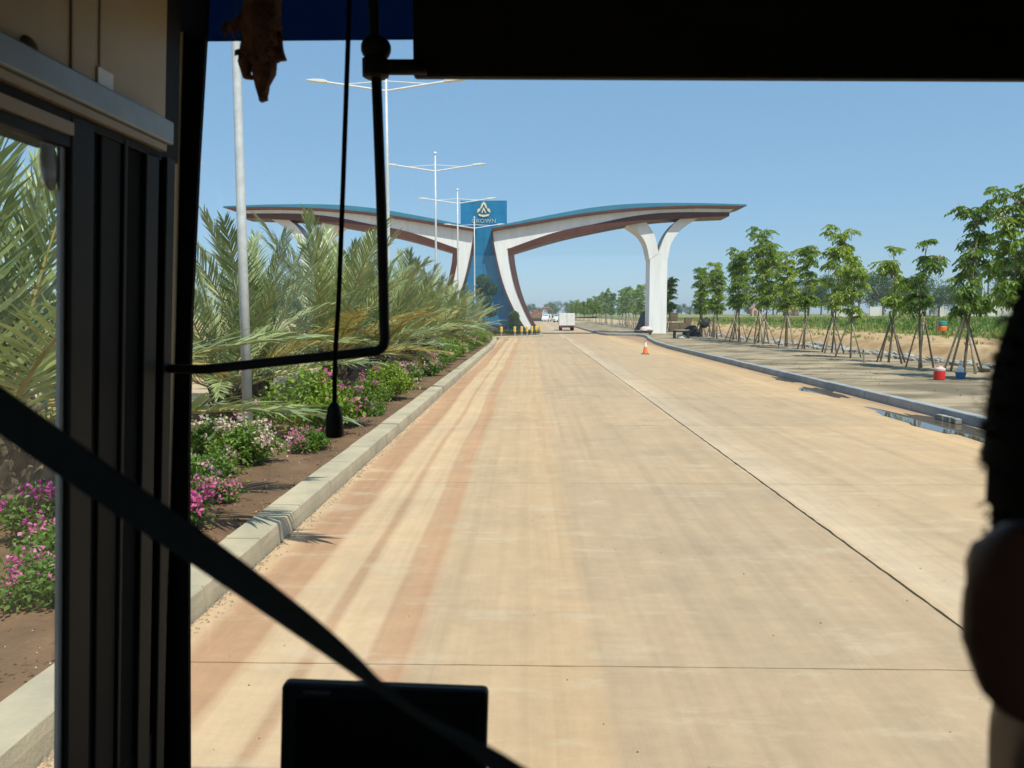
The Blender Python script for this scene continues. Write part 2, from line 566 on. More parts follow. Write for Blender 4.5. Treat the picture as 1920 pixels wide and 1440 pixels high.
M['frond'] = leafmat('palm_leaflet_green', [(0.0, (0.13, 0.18, 0.078)), (0.35, (0.225, 0.28, 0.115)),
                                           (0.7, (0.33, 0.37, 0.145)), (1.0, (0.46, 0.47, 0.18))], 0.42, 0.16, 0.6)
M['frondy'] = leafmat('palm_leaflet_golden', [(0.0, (0.28, 0.24, 0.08)), (0.5, (0.40, 0.33, 0.11)),
                                             (1.0, (0.50, 0.41, 0.15))], 0.5, 0.25, 0.4)
M['rachis'] = mat('palm_rachis', (0.30, 0.28, 0.10), (0.36, 0.27, 0.09), 6, 0.5, coord='obj')
M['bleaf'] = leafmat('bougainvillea_leaf', [(0.0, (0.05, 0.11, 0.02)), (0.5, (0.12, 0.22, 0.03)),
                                           (1.0, (0.20, 0.28, 0.045))], 0.45, 0.35)
M['bleaf_y'] = leafmat('yellow_green_leaf', [(0.0, (0.06, 0.13, 0.02)), (0.4, (0.15, 0.26, 0.03)),
                                             (1.0, (0.36, 0.44, 0.05))], 0.45, 0.35)
M['bpink'] = leafmat('pink_bract', [(0.0, (0.62, 0.08, 0.30)), (0.5, (0.75, 0.20, 0.42)), (1.0, (0.85, 0.45, 0.55))], 0.6, 0.4)
M['bmag'] = leafmat('magenta_bract', [(0.0, (0.48, 0.03, 0.26)), (0.5, (0.58, 0.06, 0.40)), (1.0, (0.66, 0.14, 0.42))], 0.6, 0.4)
M['bpale'] = leafmat('pale_pink_bract', [(0.0, (0.78, 0.38, 0.45)), (0.5, (0.82, 0.55, 0.55)), (1.0, (0.80, 0.72, 0.62))], 0.6, 0.4)
M['tleaf'] = leafmat('young_tree_leaf', [(0.0, (0.075, 0.145, 0.026)), (0.4, (0.17, 0.265, 0.042)),
                                        (0.75, (0.30, 0.39, 0.065)), (1.0, (0.44, 0.50, 0.10))], 0.42, 0.45, 0.5)
M['bloss'] = leafmat('mauve_blossom', [(0.0, (0.50, 0.30, 0.40)), (1.0, (0.66, 0.48, 0.52))], 0.7, 0.3)
M['fleaf'] = leafmat('far_tree_leaf', [(0.0, (0.050, 0.092, 0.028)), (0.5, (0.09, 0.145, 0.040)),
                                      (1.0, (0.16, 0.21, 0.06))], 0.6, 0.35)
M['topiary'] = leafmat('topiary_leaf', [(0.0, (0.022, 0.06, 0.014)), (0.6, (0.06, 0.12, 0.022)),
                                       (1.0, (0.13, 0.20, 0.035))], 0.5, 0.3)
M['redhedge'] = leafmat('red_hedge_leaf', [(0.0, (0.07, 0.03, 0.02)), (1.0, (0.16, 0.07, 0.04))], 0.6, 0.25)
M['grass'] = leafmat('grass_blade', [(0.0, (0.13, 0.20, 0.035)), (0.5, (0.22, 0.29, 0.055)), (1.0, (0.34, 0.33, 0.12))], 0.6, 0.35)


def puddle_mat():
    m, nt, b = nodes('muddy_water')
    b.inputs['Base Color'].default_value = (0.10, 0.075, 0.045, 1)
    b.inputs['Roughness'].default_value = 0.03
    b.inputs['Specular IOR Level'].default_value = 0.6
    return m


M['puddle'] = puddle_mat()


def leaves(P, D, N, Ln, W, fold=0.25, seg2=False, droop=0.0):
    """arrays of leaf blades: base point, direction, normal, length, width -> verts, faces"""
    P, D, N = (np.asarray(a, float) for a in (P, D, N))
    n = len(P)
    Ln = np.broadcast_to(np.asarray(Ln, float), (n,))[:, None]
    W = np.broadcast_to(np.asarray(W, float), (n,))[:, None]
    D = D / (np.linalg.norm(D, axis=1, keepdims=True) + 1e-9)
    S = np.cross(D, N)
    S /= (np.linalg.norm(S, axis=1, keepdims=True) + 1e-9)
    N = np.cross(S, D)
    if not seg2:
        v = np.stack([P, P + D * Ln * 0.5 + S * W * 0.5 + N * W * fold, P + D * Ln - N * Ln * droop,
                      P + D * Ln * 0.5 - S * W * 0.5 + N * W * fold], 1).reshape(-1, 3)
        i = np.arange(n)[:, None] * 4
        f = np.concatenate([i + [0, 1, 2], i + [0, 2, 3]], 0)
    else:
        Q = P + D * Ln * 0.55
        T = P + D * Ln - N * Ln * droop
        v = np.stack([P - S * W * 0.3, P + S * W * 0.3, Q + S * W * 0.5, Q - S * W * 0.5, T], 1).reshape(-1, 3)
        i = np.arange(n)[:, None] * 5
        return v, [tuple(r) for r in (i + [0, 1, 2, 3])] + [tuple(r) for r in (i + [3, 2, 4])]
    return v, [tuple(r) for r in f]


def rdir(n, rng=RNG):
    v = rng.normal(size=(n, 3))
    return v / np.linalg.norm(v, axis=1, keepdims=True)


# ------------------------------------------------------------------ the setting: ground, roads, kerbs, verge
def kind(o, k='structure'):
    o['kind'] = k
    return o


g = MB()
g.add([(-1400, -100, -0.35), (1400, -100, -0.35), (1400, 1800, -0.35), (-1400, 1800, -0.35)], [(0, 1, 2, 3)])
kind(g.build('ground', M['ground']))

RK = [(8.3, -12), (8.3, 46), (8.6, 53), (9.3, 61), (10.0, 66.5), (10.25, 70.0), (9.8, 72.2), (8.4, 73.0), (7.4, 74.2),
      (7.0, 78), (6.9, 104), (6.9, 330)]           # right kerb line
LK = [(-2.3, -12), (-2.3, 50), (-2.5, 58), (-2.9, 65.6), (-1.6, 66.6), (0.2, 68.2), (1.1, 70.2), (1.25, 73),
      (0.9, 80), (-0.3, 84), (-2.0, 90), (-2.3, 100), (-2.3, 330)]   # kerb of the planted median and gate island


def lerp_line(line, y):
    for (x0, y0), (x1, y1) in zip(line, line[1:]):
        if y0 <= y <= y1:
            return x0 + (x1 - x0) * (y - y0) / max(1e-6, y1 - y0)
    return line[-1][0]


# road bed (dark joint filler shows between slabs) and the jointless sheet beyond the gate
rb = MB()
rb.add([(-2.32, -12, -0.016), (8.35, -12, -0.016), (8.35, 65, -0.016), (-2.32, 65, -0.016)], [(0, 1, 2, 3)])
road = kind(rb.build('road', M['joint']))
fr = MB()
fr.add([(-4, 64.44, -0.004), (11, 64.44, -0.004), (11, 74, -0.004), (-4, 74, -0.004)], [(0, 1, 2, 3)])
fr.add([(-4, 74, -0.004), (9.5, 74, -0.004), (8, 110, -0.004), (7.5, 420, -0.004), (-4, 420, -0.004)], [(0, 1, 2, 3, 4)])
fr.add([(8.322, 40, -0.004), (10.6, 40, -0.004), (10.6, 64.43, -0.004), (8.322, 64.43, -0.004)], [(0, 1, 2, 3)])
fr.add([(-3.2, 40, -0.004), (-2.302, 40, -0.004), (-2.302, 64.43, -0.004), (-3.2, 64.43, -0.004)], [(0, 1, 2, 3)])
fr.build('far_concrete_sheet', M['road'], road, fix=False)


def slab_mesh(name, w, l, gx, gy, seed):
    rr = random.Random(seed)
    pts = []
    n = 44

    def j():
        return rr.uniform(-0.004, 0.004) + (rr.uniform(0, 0.012) if rr.random() < 0.12 else 0)
    for i in range(n):
        pts.append((gx + (w - 2 * gx) * i / n, gy + j() * 0.7))
    for i in range(n):
        pts.append((w - gx - j(), gy + (l - 2 * gy) * i / n))
    for i in range(n):
        pts.append((w - gx - (w - 2 * gx) * i / n, l - gy - j() * 0.7))
    for i in range(n):
        pts.append((gx + j(), l - gy - (l - 2 * gy) * i / n))
    m = MB()
    k = len(pts)
    m.add([(x, y, 0) for x, y in pts] + [(x, y, -0.05) for x, y in pts],
          [tuple(range(k))] + [(i, i + k, (i + 1) % k + k, (i + 1) % k) for i in range(k)])
    return m.mesh(name, M['road'])


SLL = [slab_mesh('slab', 5.2, 5.0, 0.013, 0.006, s) for s in (1, 2)]
SLR = [slab_mesh('slab', 5.42, 5.0, 0.013, 0.006, s) for s in (3, 4)]
for k in range(-3, 12):
    y0 = 4.435 + 5.0 * k
    link('concrete_slab', SLL[k % 2], road, (-2.3, y0, 0))
    link('concrete_slab', SLR[k % 2], road, (2.9, y0, 0))


def resample(line, step):
    pts = [Vector((x, y, 0)) for x, y in line]
    out = [pts[0].copy()]
    acc = 0.0
    for a, b in zip(pts, pts[1:]):
        d = (b - a).length
        t = step - acc
        while t <= d:
            out.append(a + (b - a) * (t / d))
            t += step
        acc = (acc + d) % step if d + acc >= step else acc + d
    return out


def kerb(name, line, w, h, step, material, side, gaps=(), ymax=200, z0=-0.06, hfun=None):
    """row of kerb stones along a line; side=+1 puts the stone to the right of the line"""
    path = resample(line, step)
    base = MB()
    n = len(path)
    L, Rr = [], []
    for i, p in enumerate(path):
        t = (path[min(i + 1, n - 1)] - path[max(i - 1, 0)]).normalized()
        nr = Vector((t.y, -t.x, 0)) * side
        L.append(p + nr * 0.02)
        Rr.append(p + nr * (w - 0.02))
    base.add([(p.x, p.y, h - 0.13) for p in L] + [(p.x, p.y, h - 0.13) for p in Rr] +
             [(p.x, p.y, z0) for p in L] + [(p.x, p.y, z0) for p in Rr],
             [(i, i + 1, n + i + 1, n + i) for i in range(n - 1)] +
             [(i + 1, i, 2 * n + i, 2 * n + i + 1) for i in range(n - 1)] +
             [(n + i, n + i + 1, 3 * n + i + 1, 3 * n + i) for i in range(n - 1)])
    root = kind(base.build(name, M['joint'], fix=False))
    meshes = []
    for s in range(5):
        rr = random.Random(s + 5)
        m = MB()
        e = 0.012
        prof = [(0, z0), (0.004, h * 0.55), (0.012, h - e), (e + 0.012, h), (w - e, h), (w, h - e), (w, z0)]
        ys = [0, 0.25, 0.5, 0.75, 1.0]
        vs = []
        for q, yy in enumerate(ys):
            for (a, b) in prof:
                jx = rr.uniform(-0.003, 0.003)
                jz = rr.uniform(-0.003, 0.003)
                vs.append((a + jx, yy, b + (jz if b > 0 else 0)))
        kk = len(prof)
        fs = []
        for q in range(len(ys) - 1):
            for c in range(kk - 1):
                fs.append((q * kk + c, q * kk + c + 1, (q + 1) * kk + c + 1, (q + 1) * kk + c))
        fs.append(tuple(range(kk)))
        fs.append(tuple((len(ys) - 1) * kk + c for c in range(kk - 1, -1, -1)))
        m.add(vs, fs)
        meshes.append(m.mesh('kerb_stone', material))
    for i in range(n - 1):
        a, b = path[i], path[i + 1]
        if a.y > ymax:
            break
        d = b - a
        gap = 0.008
        for gy, gw in gaps:
            if a.y <= gy < b.y:
                gap = gw
        ang = math.atan2(d.y, d.x) - math.pi / 2
        o = link('kerb_stone', meshes[i % 5], root, a + d.normalized() * gap * 0.5, (0, 0, ang), (side, d.length - gap, 1))
        o.location.z = random.uniform(-0.006, 0.004)
    return root


kerb('kerb_left', LK, 0.33, 0.18, 1.15, M['kerb'], -1, gaps=[(9.2, 0.05), (12.4, 0.045), (13.4, 0.04)], ymax=320)  # wide dark gaps stand in for frond shadows across the kerb
kerb('kerb_right', RK, 0.22, 0.20, 1.2, M['kerb_grey'], 1, gaps=[(17, 0.03)], ymax=320)


def terrain(name, xs, y0, y1, ny, zf, material, smooth=True, xshift=None):
    m = MB()
    ys = np.linspace(y0, y1, ny)
    vs = []
    for y in ys:
        for x in xs:
            xx = x + (xshift(x, y) if xshift else 0)
            vs.append((xx, y, zf(xx, y)))
    k = len(xs)
    fs = [(j * k + i, j * k + i + 1, (j + 1) * k + i + 1, (j + 1) * k + i) for j in range(ny - 1) for i in range(k - 1)]
    m.add(vs, fs)
    return kind(m.build(name, material, smooth=smooth, fix=False))


def vnoise(x, y, s=0):
    return (math.sin(x * 1.7 + s) * math.cos(y * 1.3 + 2 * s) + 0.6 * math.sin(x * 3.1 + y * 2.3 + s * 3) +
            0.4 * math.sin(y * 5.3 - x * 4.1 + s)) / 2.0


# planted median bed
terrain('planting_bed', list(np.linspace(-7.15, -2.58, 22)), -12, 66, 280,
        lambda x, y: 0.085 + 0.025 * vnoise(x * 2, y * 2) + 0.012 * vnoise(x * 7, y * 7, 3) - (0.05 if x > -2.66 else 0), M['soil'])
isl = MB()
isl.add([(x - 0.28, y, 0.12) for x, y in LK[3:11]] + [(-9.5, 84, 0.12), (-9.5, 66, 0.12)],
        [tuple(range(10))])
kind(isl.build('gate_island_ground', M['soil'], fix=False))
terrain('far_median_ground', [-7.15, -2.55], 84, 330, 4, lambda x, y: 0.10, M['soil'])
kerb('kerb_median_far_side', [(-7.2, -12), (-7.2, 64)], 0.25, 0.15, 1.15, M['kerb'], 1, ymax=64)
orr = MB()
orr.add([(-17.5, -12, -0.004), (-7.2, -12, -0.004), (-7.2, 330, -0.004), (-17.5, 330, -0.004)], [(0, 1, 2, 3)])
kind(orr.build('opposite_road', mat('opposite_road_concrete', (0.54, 0.40, 0.25), (0.47, 0.34, 0.20), 0.8, 0.9, stretch=(2, 0.3, 1)), fix=False))
terrain('left_roadside_ground', [-160, -60, -30, -20, -17.5], -12, 330, 8, lambda x, y: 0.08, M['sand'])

# right-hand verge, ditch with rubble, earth bank, field
terrain('verge', list(np.linspace(0, 1, 26)), -6, 330, 420,
        lambda x, y: 0.150 + 0.026 * vnoise(x * 1.3, y * 1.0) + 0.014 * vnoise(x * 3.7, y * 3.1, 2), M['verge'],
        xshift=lambda u, y: lerp_line(RK, y) + 0.2 + u * (16.9 - lerp_line(RK, y) - 0.2) - u)


def bank_z(x, y):
    h = 0.0
    t = (x - 17.6 - 0.4 * vnoise(0, y * 0.35)) / 1.3
    t = min(1, max(0, t))
    h = 0.02 + 0.62 * (t * t * (3 - 2 * t))
    if x > 26:
        t = min(1, (x - 26) / 3.0)
        h -= 0.15 * t
    return h + 0.07 * vnoise(x * 1.1, y * 0.9, 1) + 0.035 * vnoise(x * 4, y * 3.4, 4)


terrain('earth_bank', list(np.linspace(16.8, 29.6, 50)), -6, 150, 330, bank_z, M['bank'])


def field_z(x, y):
    if x < 28.3:
        return -0.3
    return 0.40 + 0.012 * max(0, x - 25) * 0.6 + 0.10 * vnoise(x * 0.3, y * 0.3, 2) + 0.003 * y


terrain('field', [28.2, 28.9, 31, 34, 39, 45, 52, 60, 72, 90, 120, 160, 240], -6, 330, 90, field_z, M['field'])
terrain('far_field', [-160, -20, 7.4, 40, 240, 500], 329, 900, 5, lambda x, y: 0.05 if x < 10 else 1.4, M['field'])
terrain('far_verge', [7.2, 12, 20, 30], 150, 330, 12, lambda x, y: 0.17 + 0.1 * vnoise(x, y), M['sand'])


# puddles along the right kerb
def puddle(name, cx, cy, sx, sy, seed, label):
    rr = random.Random(seed)
    n = 40
    ph = [rr.uniform(0, 6.28) for _ in range(5)]
    pts = []
    for k in range(n):
        a = 2 * math.pi * k / n
        r = 1 + 0.16 * math.sin(3 * a + ph[0]) + 0.13 * math.sin(5 * a + ph[1]) + 0.10 * math.sin(9 * a + ph[2]) + 0.06 * math.sin(17 * a + ph[3])
        x = cx + sx * r * math.cos(a)
        y = cy + sy * r * math.sin(a)
        pts.append((min(x, lerp_line(RK, y) - 0.004), y, 0.0045))
    m = MB()
    m.add(pts, [tuple(range(n))])
    o = m.build(name, M['puddle'], fix=False)
    return tag(o, label, 'puddle', 'puddles along the right kerb')


puddle('puddle', 7.72, 14.0, 0.46, 3.0, 1, 'largest muddy puddle against the grey kerb, nearest the bus')
puddle('puddle', 7.85, 20.8, 0.34, 1.4, 2, 'narrow muddy puddle along the grey kerb beyond the largest one')
puddle('puddle', 8.1, 24.6, 0.2, 1.0, 5, 'small brown puddle by the kerb, farthest of the three')


# ------------------------------------------------------------------ the gateway
GY = 76.0
GCX = -4.6


def gp(px, py):
    p = atY(px, py, GY)
    return (p.x - GCX, p.z)


def smooth_line(pts, n=36):
    """Catmull-Rom through points, resampled to n"""
    P = [np.array(p, float) for p in pts]
    P = [2 * P[0] - P[1]] + P + [2 * P[-1] - P[-2]]
    out = []
    for i in range(1, len(P) - 2):
        for t in np.linspace(0, 1, 12, endpoint=False):
            a, b, c, d = P[i - 1], P[i], P[i + 1], P[i + 2]
            out.append(0.5 * ((2 * b) + (-a + c) * t + (2 * a - 5 * b + 4 * c - d) * t * t + (-a + 3 * b - 3 * c + d) * t ** 3))
    out.append(P[-2])
    out = np.array(out)
    s = np.concatenate([[0], np.cumsum(np.linalg.norm(np.diff(out, axis=0), axis=1))])
    u = np.linspace(0, s[-1], n)
    return [(float(np.interp(q, s, out[:, 0])), float(np.interp(q, s, out[:, 1]))) for q in u]


gate = thing('entrance_gate', 'white and brown winged entrance gateway with blue pylon spanning the road', 'gateway', (GCX, GY, 0))
G = lambda *pts: smooth_line([gp(*p) for p in pts])
roof_top = G((946, 421), (1020, 406), (1110, 390), (1194, 382.5), (1300, 381.5), (1398, 384))
roof_bot = G((922, 429), (1020, 413), (1110, 399), (1200, 390.5), (1300, 386.5), (1398, 387))
fas_bot = G((922, 434.5), (1020, 418), (1110, 404), (1200, 395), (1300, 391), (1384, 391))
wh_top = G((925, 434), (1020, 418), (1110, 403.5), (1200, 394.5), (1290, 391), (1376, 391.5))
wh_bot = G((951, 467), (1040, 436), (1120, 419), (1190, 405), (1260, 398.5), (1368, 398))
br_bot = G((963, 473), (1045, 449), (1120, 432), (1190, 419), (1250, 411), (1367, 405.5))
leg_out = G((923, 432), (930, 476), (944, 532), (963, 578), (986, 617), (997, 634))
leg_in = G((952, 465), (955.5, 495), (966, 540), (984, 585), (1001, 617), (1011, 634))
legb_in = G((963, 473), (966.5, 500), (977, 545), (994, 590), (1009, 617), (1018, 634))
leg_trim = G((920.5, 431), (927, 476), (941, 532), (960, 578), (983, 617), (994, 634))


def mirror(mb, s):
    if s < 0:
        mb.v = [(-x, y, z) for x, y, z in mb.v]
        mb.f = [tuple(reversed(f)) for f in mb.f]
    return mb


def arm_prof(*pts):
    return smooth_line([gp(*p) for p in pts], 20)


arm_r_out = arm_prof((1254, 486), (1260.5, 456), (1279, 430), (1312, 407))
arm_r_in = arm_prof((1237, 474), (1248, 443), (1263, 421), (1279, 408))
arm_l_out = arm_prof((1219.5, 486), (1213, 457), (1200, 437), (1177, 421))
arm_l_in = arm_prof((1237, 474), (1230, 443), (1221, 426), (1211, 412))
for s in (1, -1):
    w = mirror(MB().strip(wh_top, wh_bot, 0.0, 3.2), s).build('wing', M['white'], gate)
    mirror(MB().strip(roof_top, roof_bot, -0.36, 3.4), s).build('roof_sheet', M['teal'], gate)
    mirror(MB().strip(roof_bot, fas_bot, -0.52, 3.4), s).build('roof_fascia', M['brown'], gate)
    mirror(MB().strip(wh_bot, br_bot, -0.05, 3.25), s).build('soffit_beam', M['brown'], gate)
    l = mirror(MB().strip(leg_out, leg_in, 0.004, 3.196), s).build('leg', M['white'], gate)
    mirror(MB().strip(leg_in, legb_in, -0.053, 3.253), s).build('leg_lining', M['brown'], gate)
    mirror(MB().strip(leg_trim, leg_out, -0.12, 3.1), s).build('leg_trim', M['brown'], gate)
    c0, c1 = gp(1220.5, 486)[0], gp(1253.5, 486)[0]
    cz = gp(1237, 486)[1]
    c = mirror(MB().prism([(c0, -0.2), (c1, -0.2), (c1, cz), (c0 + 0.5 * (c1 - c0), cz + 0.6), (c0, cz)], 0.55, 3.3), s).build('column', M['white'], gate)
    mirror(MB().strip(arm_r_out, arm_r_in, 0.55, 3.3), s).build('column_arm', M['white'], gate)
    mirror(MB().strip(arm_l_out, arm_l_in, 0.553, 3.297), s).build('column_arm', M['white'], gate)

# pylon core and its cladding panels
z_top = gp(906, 373)[1]


def pyl_half(z):
    if z > 9.9:
        return 2.30
    # stays behind the inner edge of the legs
    best = np.interp(z, [p[1] for p in reversed(leg_out)], [p[0] for p in reversed(leg_out)])
    return float(best) + 0.25


core = MB()
zs = np.linspace(0, z_top - 0.05, 16)
core.strip([(-pyl_half(z) + 0.06, z) for z in zs], [(pyl_half(z) - 0.06, z) for z in zs], 1.05, 3.0)
pyl = core.build('pylon', M['blue'], gate)
rows = list(np.arange(0.1, z_top - 0.4, 1.32)) + [z_top]
for r0, r1 in zip(rows, rows[1:]):
    n = 2 if r0 > 5 else 3
    h0, h1 = pyl_half(r0 + 0.01), pyl_half(r1 - 0.01)
    if r0 < 9.9 < r1:
        h0 = h1 = 2.3
    for k in range(n):
        a0, a1 = -h0 + 2 * h0 * k / n, -h0 + 2 * h0 * (k + 1) / n
        b0, b1 = -h1 + 2 * h1 * k / n, -h1 + 2 * h1 * (k + 1) / n
        gg = 0.012
        MB().prism([(a0 + gg, r0 + gg), (a1 - gg, r0 + gg), (b1 - gg, r1 - gg), (b0 + gg, r1 - gg)], 0.99, 1.045).build('cladding_panel', M['blue'], pyl)
# the sign: crown-like emblem and lettering on the pylon head
sg = 0.945
em = MB()
ec = gp(906, 391)


def blob(cx, cz, pts, y0=0.90, y1=0.985):
    em.prism([(ec[0] + cx + x, ec[1] + cz + z) for x, z in pts], y0, y1)


blob(0, 0, [(-0.36, 0.12), (-0.20, 0.62), (0, 0.80), (0.20, 0.62), (0.36, 0.12), (0.20, 0.14), (0, 0.55), (-0.20, 0.14)])
blob(0, 0, [(-0.66, -0.32), (-0.60, 0.06), (-0.38, 0.16), (-0.30, 0.02), (-0.46, -0.18)])
blob(0, 0, [(0.66, -0.32), (0.46, -0.18), (0.30, 0.02), (0.38, 0.16), (0.60, 0.06)])
blob(0, 0, [(-0.60, -0.38), (-0.30, -0.46), (0, -0.49), (0.30, -0.46), (0.60, -0.38), (0.46, -0.60), (0, -0.70), (-0.46, -0.60)])
blob(0, 0, [(-0.24, -0.30), (0, 0.28), (0.24, -0.30), (0.12, -0.30), (0, 0.0), (-0.12, -0.30)])
em.build('emblem', M['gold'], pyl)


def text_mesh(name, body, size, loc, mt, parent, extrude=0.02, rot=(math.pi / 2, 0, 0), spacing=1.0):
    cu = bpy.data.curves.new(name, 'FONT')
    cu.body = body
    cu.size = size
    cu.align_x = 'CENTER'
    cu.extrude = extrude
    cu.space_character = spacing
    tmp = bpy.data.objects.new(name, cu)
    COL.objects.link(tmp)
    bpy.context.view_layer.update()
    me = bpy.data.meshes.new_from_object(tmp)
    bpy.data.objects.remove(tmp)
    me.materials.clear()
    me.materials.append(mt)
    return link(name, me, parent, loc, rot)


tz = gp(906, 416)
text_mesh('lettering', 'CROWN', 0.58, (tz[0] + 0.0, 0.96, tz[1]), mat('silver_letters', (0.42, 0.50, 0.48), None, 4, 0.4), pyl, 0.03, spacing=1.12)

# bollards on the island edge
bol = MB().tube([(0, 0, 0.0), (0, 0, 0.36)], 0.085, 10).mesh('post', M['steel'])
bolt = MB().lathe([(0.105, 0.355), (0.125, 0.37), (0.125, 0.80), (0.10, 0.83), (0.03, 0.845)], 12).mesh('cap', M['yellow'])
for i, px in enumerate((940, 965, 978, 988, 997, 1005, 1013)):
    y = (67.2, 68.2, 68.8, 69.3, 69.9, 70.6, 71.4)[i]
    x = atY(px, 620, y).x
    b = thing('bollard', ORD[i] + ' yellow-topped grey bollard from the left before the gateway', 'bollard', (x, y, 0.12), 0, 'bollards at the gate island')
    link('post', bol, b)
    link('cap', bolt, b)


def leafy_blob(n, pts_fn, L, W, rng):
    P, Nn = pts_fn(n)
    D = rdir(n, rng) * 0.7 + Nn * 0.5 + np.array([0, 0, -0.15])
    return leaves(P, D, Nn + rdir(n, rng) * 0.5, rng.uniform(0.7, 1.2, n) * L, W)


def ball_pts(c, r, rng):
    def fn(n):
        d = rdir(n, rng)
        rad = r * (0.80 + 0.22 * rng.random((n, 1)))
        return np.array(c) + d * rad * np.array([1, 1, 0.92]), d
    return fn


def topiary(loc, balls, label, scale=1.0):
    t = thing('topiary_tree', label, 'tree', loc)
    top = max(b[2] for b in balls)
    MB().tube([(0, 0, 0), (0.05, 0, top * 0.5), (0, 0, top)], [0.12, 0.09, 0.05], 8).build('trunk', M['bark'], t, smooth=True)
    for i, (x, y, z, r) in enumerate(balls):
        MB().tube([(0, 0, z - r * 0.9), (x * 0.5, y * 0.5, z - r * 0.5), (x, y, z)], 0.04, 6).build('branch', M['bark'], t)
        v, f = leafy_blob(900, ball_pts((x, y, z), r, RNG), 0.16, 0.11, RNG)
        MB().add(v, f).build('crown', M['topiary'], t, fix=False)


p = atY(906, 620, 72)
topiary((p.x, 72, 0.12), [(0.0, 0, 5.0, 0.62), (0.75, 0.1, 4.25, 0.55), (-0.35, 0.2, 4.0, 0.5), (0.2, -0.2, 3.2, 0.62), (0.7, 0, 2.2, 0.6), (-0.5, 0, 2.4, 0.6)],
        'tall dark topiary tree with rounded tufts before the blue pylon')
p = atY(964, 620, 71.5)
topiary((p.x, 71.5, 0.12), [(0, 0, 1.75, 0.42), (0.0, 0.05, 1.05, 0.48)], 'small clipped topiary with two tiers beside the white gate leg')


def hedge(name, x0, x1, y, d, h, material, label):
    n = int(700 * (x1 - x0))
    def fn(n):
        P = np.stack([RNG.uniform(x0, x1, n), y + RNG.uniform(-d, d, n), 0.12 + h * RNG.uniform(0.1, 1.0, n) ** 0.6], 1)
        N = np.stack([np.zeros(n), -np.ones(n) * 0.6, np.ones(n)], 1)
        return P, N
    v, f = leafy_blob(n, fn, 0.12, 0.08, RNG)
    o = MB().add(v, f).build(name, material, fix=False)
    return tag(o, label, 'hedge')


hedge('hedge', -6.5, 0.6, 70.6, 0.5, 0.45, M['topiary'], 'low clipped green hedge behind the yellow bollards')
hedge('red_hedge', -6.8, -2.2, 72.2, 0.5, 0.85, M['redhedge'], 'reddish brown hedge at the foot of the blue pylon')


# ------------------------------------------------------------------ street lamps in the median
def make_lamp():
    t = thing('street_lamp', 'x', 'street lamp', group='twin-arm street lamps along the median')
    MB().lathe([(0.20, 0.0), (0.20, 0.03), (0.17, 0.05)], 12).build('base_plate', M['galv'], t)
    MB().tube([(0, 0, 0), (0, 0, 3.5), (0, 0, 7), (0, 0, 10.9)], [0.078, 0.071, 0.058, 0.042], 12).build('pole', M['galv'], t, smooth=True)
    MB().ball((0, 0, 10.98), 0.09).build('finial', M['lampwhite'], t, smooth=True)
    for s in (1, -1):
        MB().tube([(0, 0, 10.0), (s * 2.15, 0, 10.32)], 0.038, 8).build('arm', M['lampwhite'], t)
        MB().tube([(0, 0, 10.34), (s * 1.5, 0, 10.24)], 0.022, 6).build('brace', M['lampwhite'], t)
        h = MB()
        h.strip([(2.1, 10.36), (2.25, 10.40), (2.55, 10.42), (2.85, 10.40)], [(2.1, 10.30), (2.25, 10.29), (2.55, 10.33), (2.85, 10.375)], -0.11, 0.11)
        mirror(h, s).build('lamp_head', M['lampwhite'], t, bevel=0.01)
    return t


def kids(o):
    return [c for c in bpy.data.objects if c.parent is o]


def copy_tree(o, loc, rz=0.0, scale=1.0, label=None):
    ch = kids(o)
    r = o.copy()
    COL.objects.link(r)
    r.location = loc
    r.rotation_euler = (0, 0, rz)
    r.scale = (scale,) * 3
    if label:
        r['label'] = label
    for c in ch:
        k = c.copy()
        COL.objects.link(k)
        k.parent = r
    return r


lamp = make_lamp()
L_Y = [11.8, 27.6, 42.8, 55.2, 71.0, 92.0]
L_X = [-4.40, -5.05, -5.2, -5.15, -5.1, -5.0]
for i, (x, y) in enumerate(zip(L_X, L_Y)):
    if i == 0:
        lamp.location = (x, y, 0.09)
        lamp.scale = (1, 1, 1)
        lamp['label'] = 'tall grey street lamp pole nearest the bus, rising out of frame'
    else:
        copy_tree(lamp, (x, y, 0.09), 0, 0.976, ORD[i] + ' twin-arm street lamp along the median counted from the bus')
pl = MB().box(-0.27, 0.27, -0.27, 0.27, -0.1, 0.10).build('lamp_plinth', M['kerb'], None, bevel=0.02, loc=(L_X[0], L_Y[0], 0.0))
tag(pl, 'concrete plinth under the nearest street lamp pole', 'plinth')
lamp.location.z = 0.10

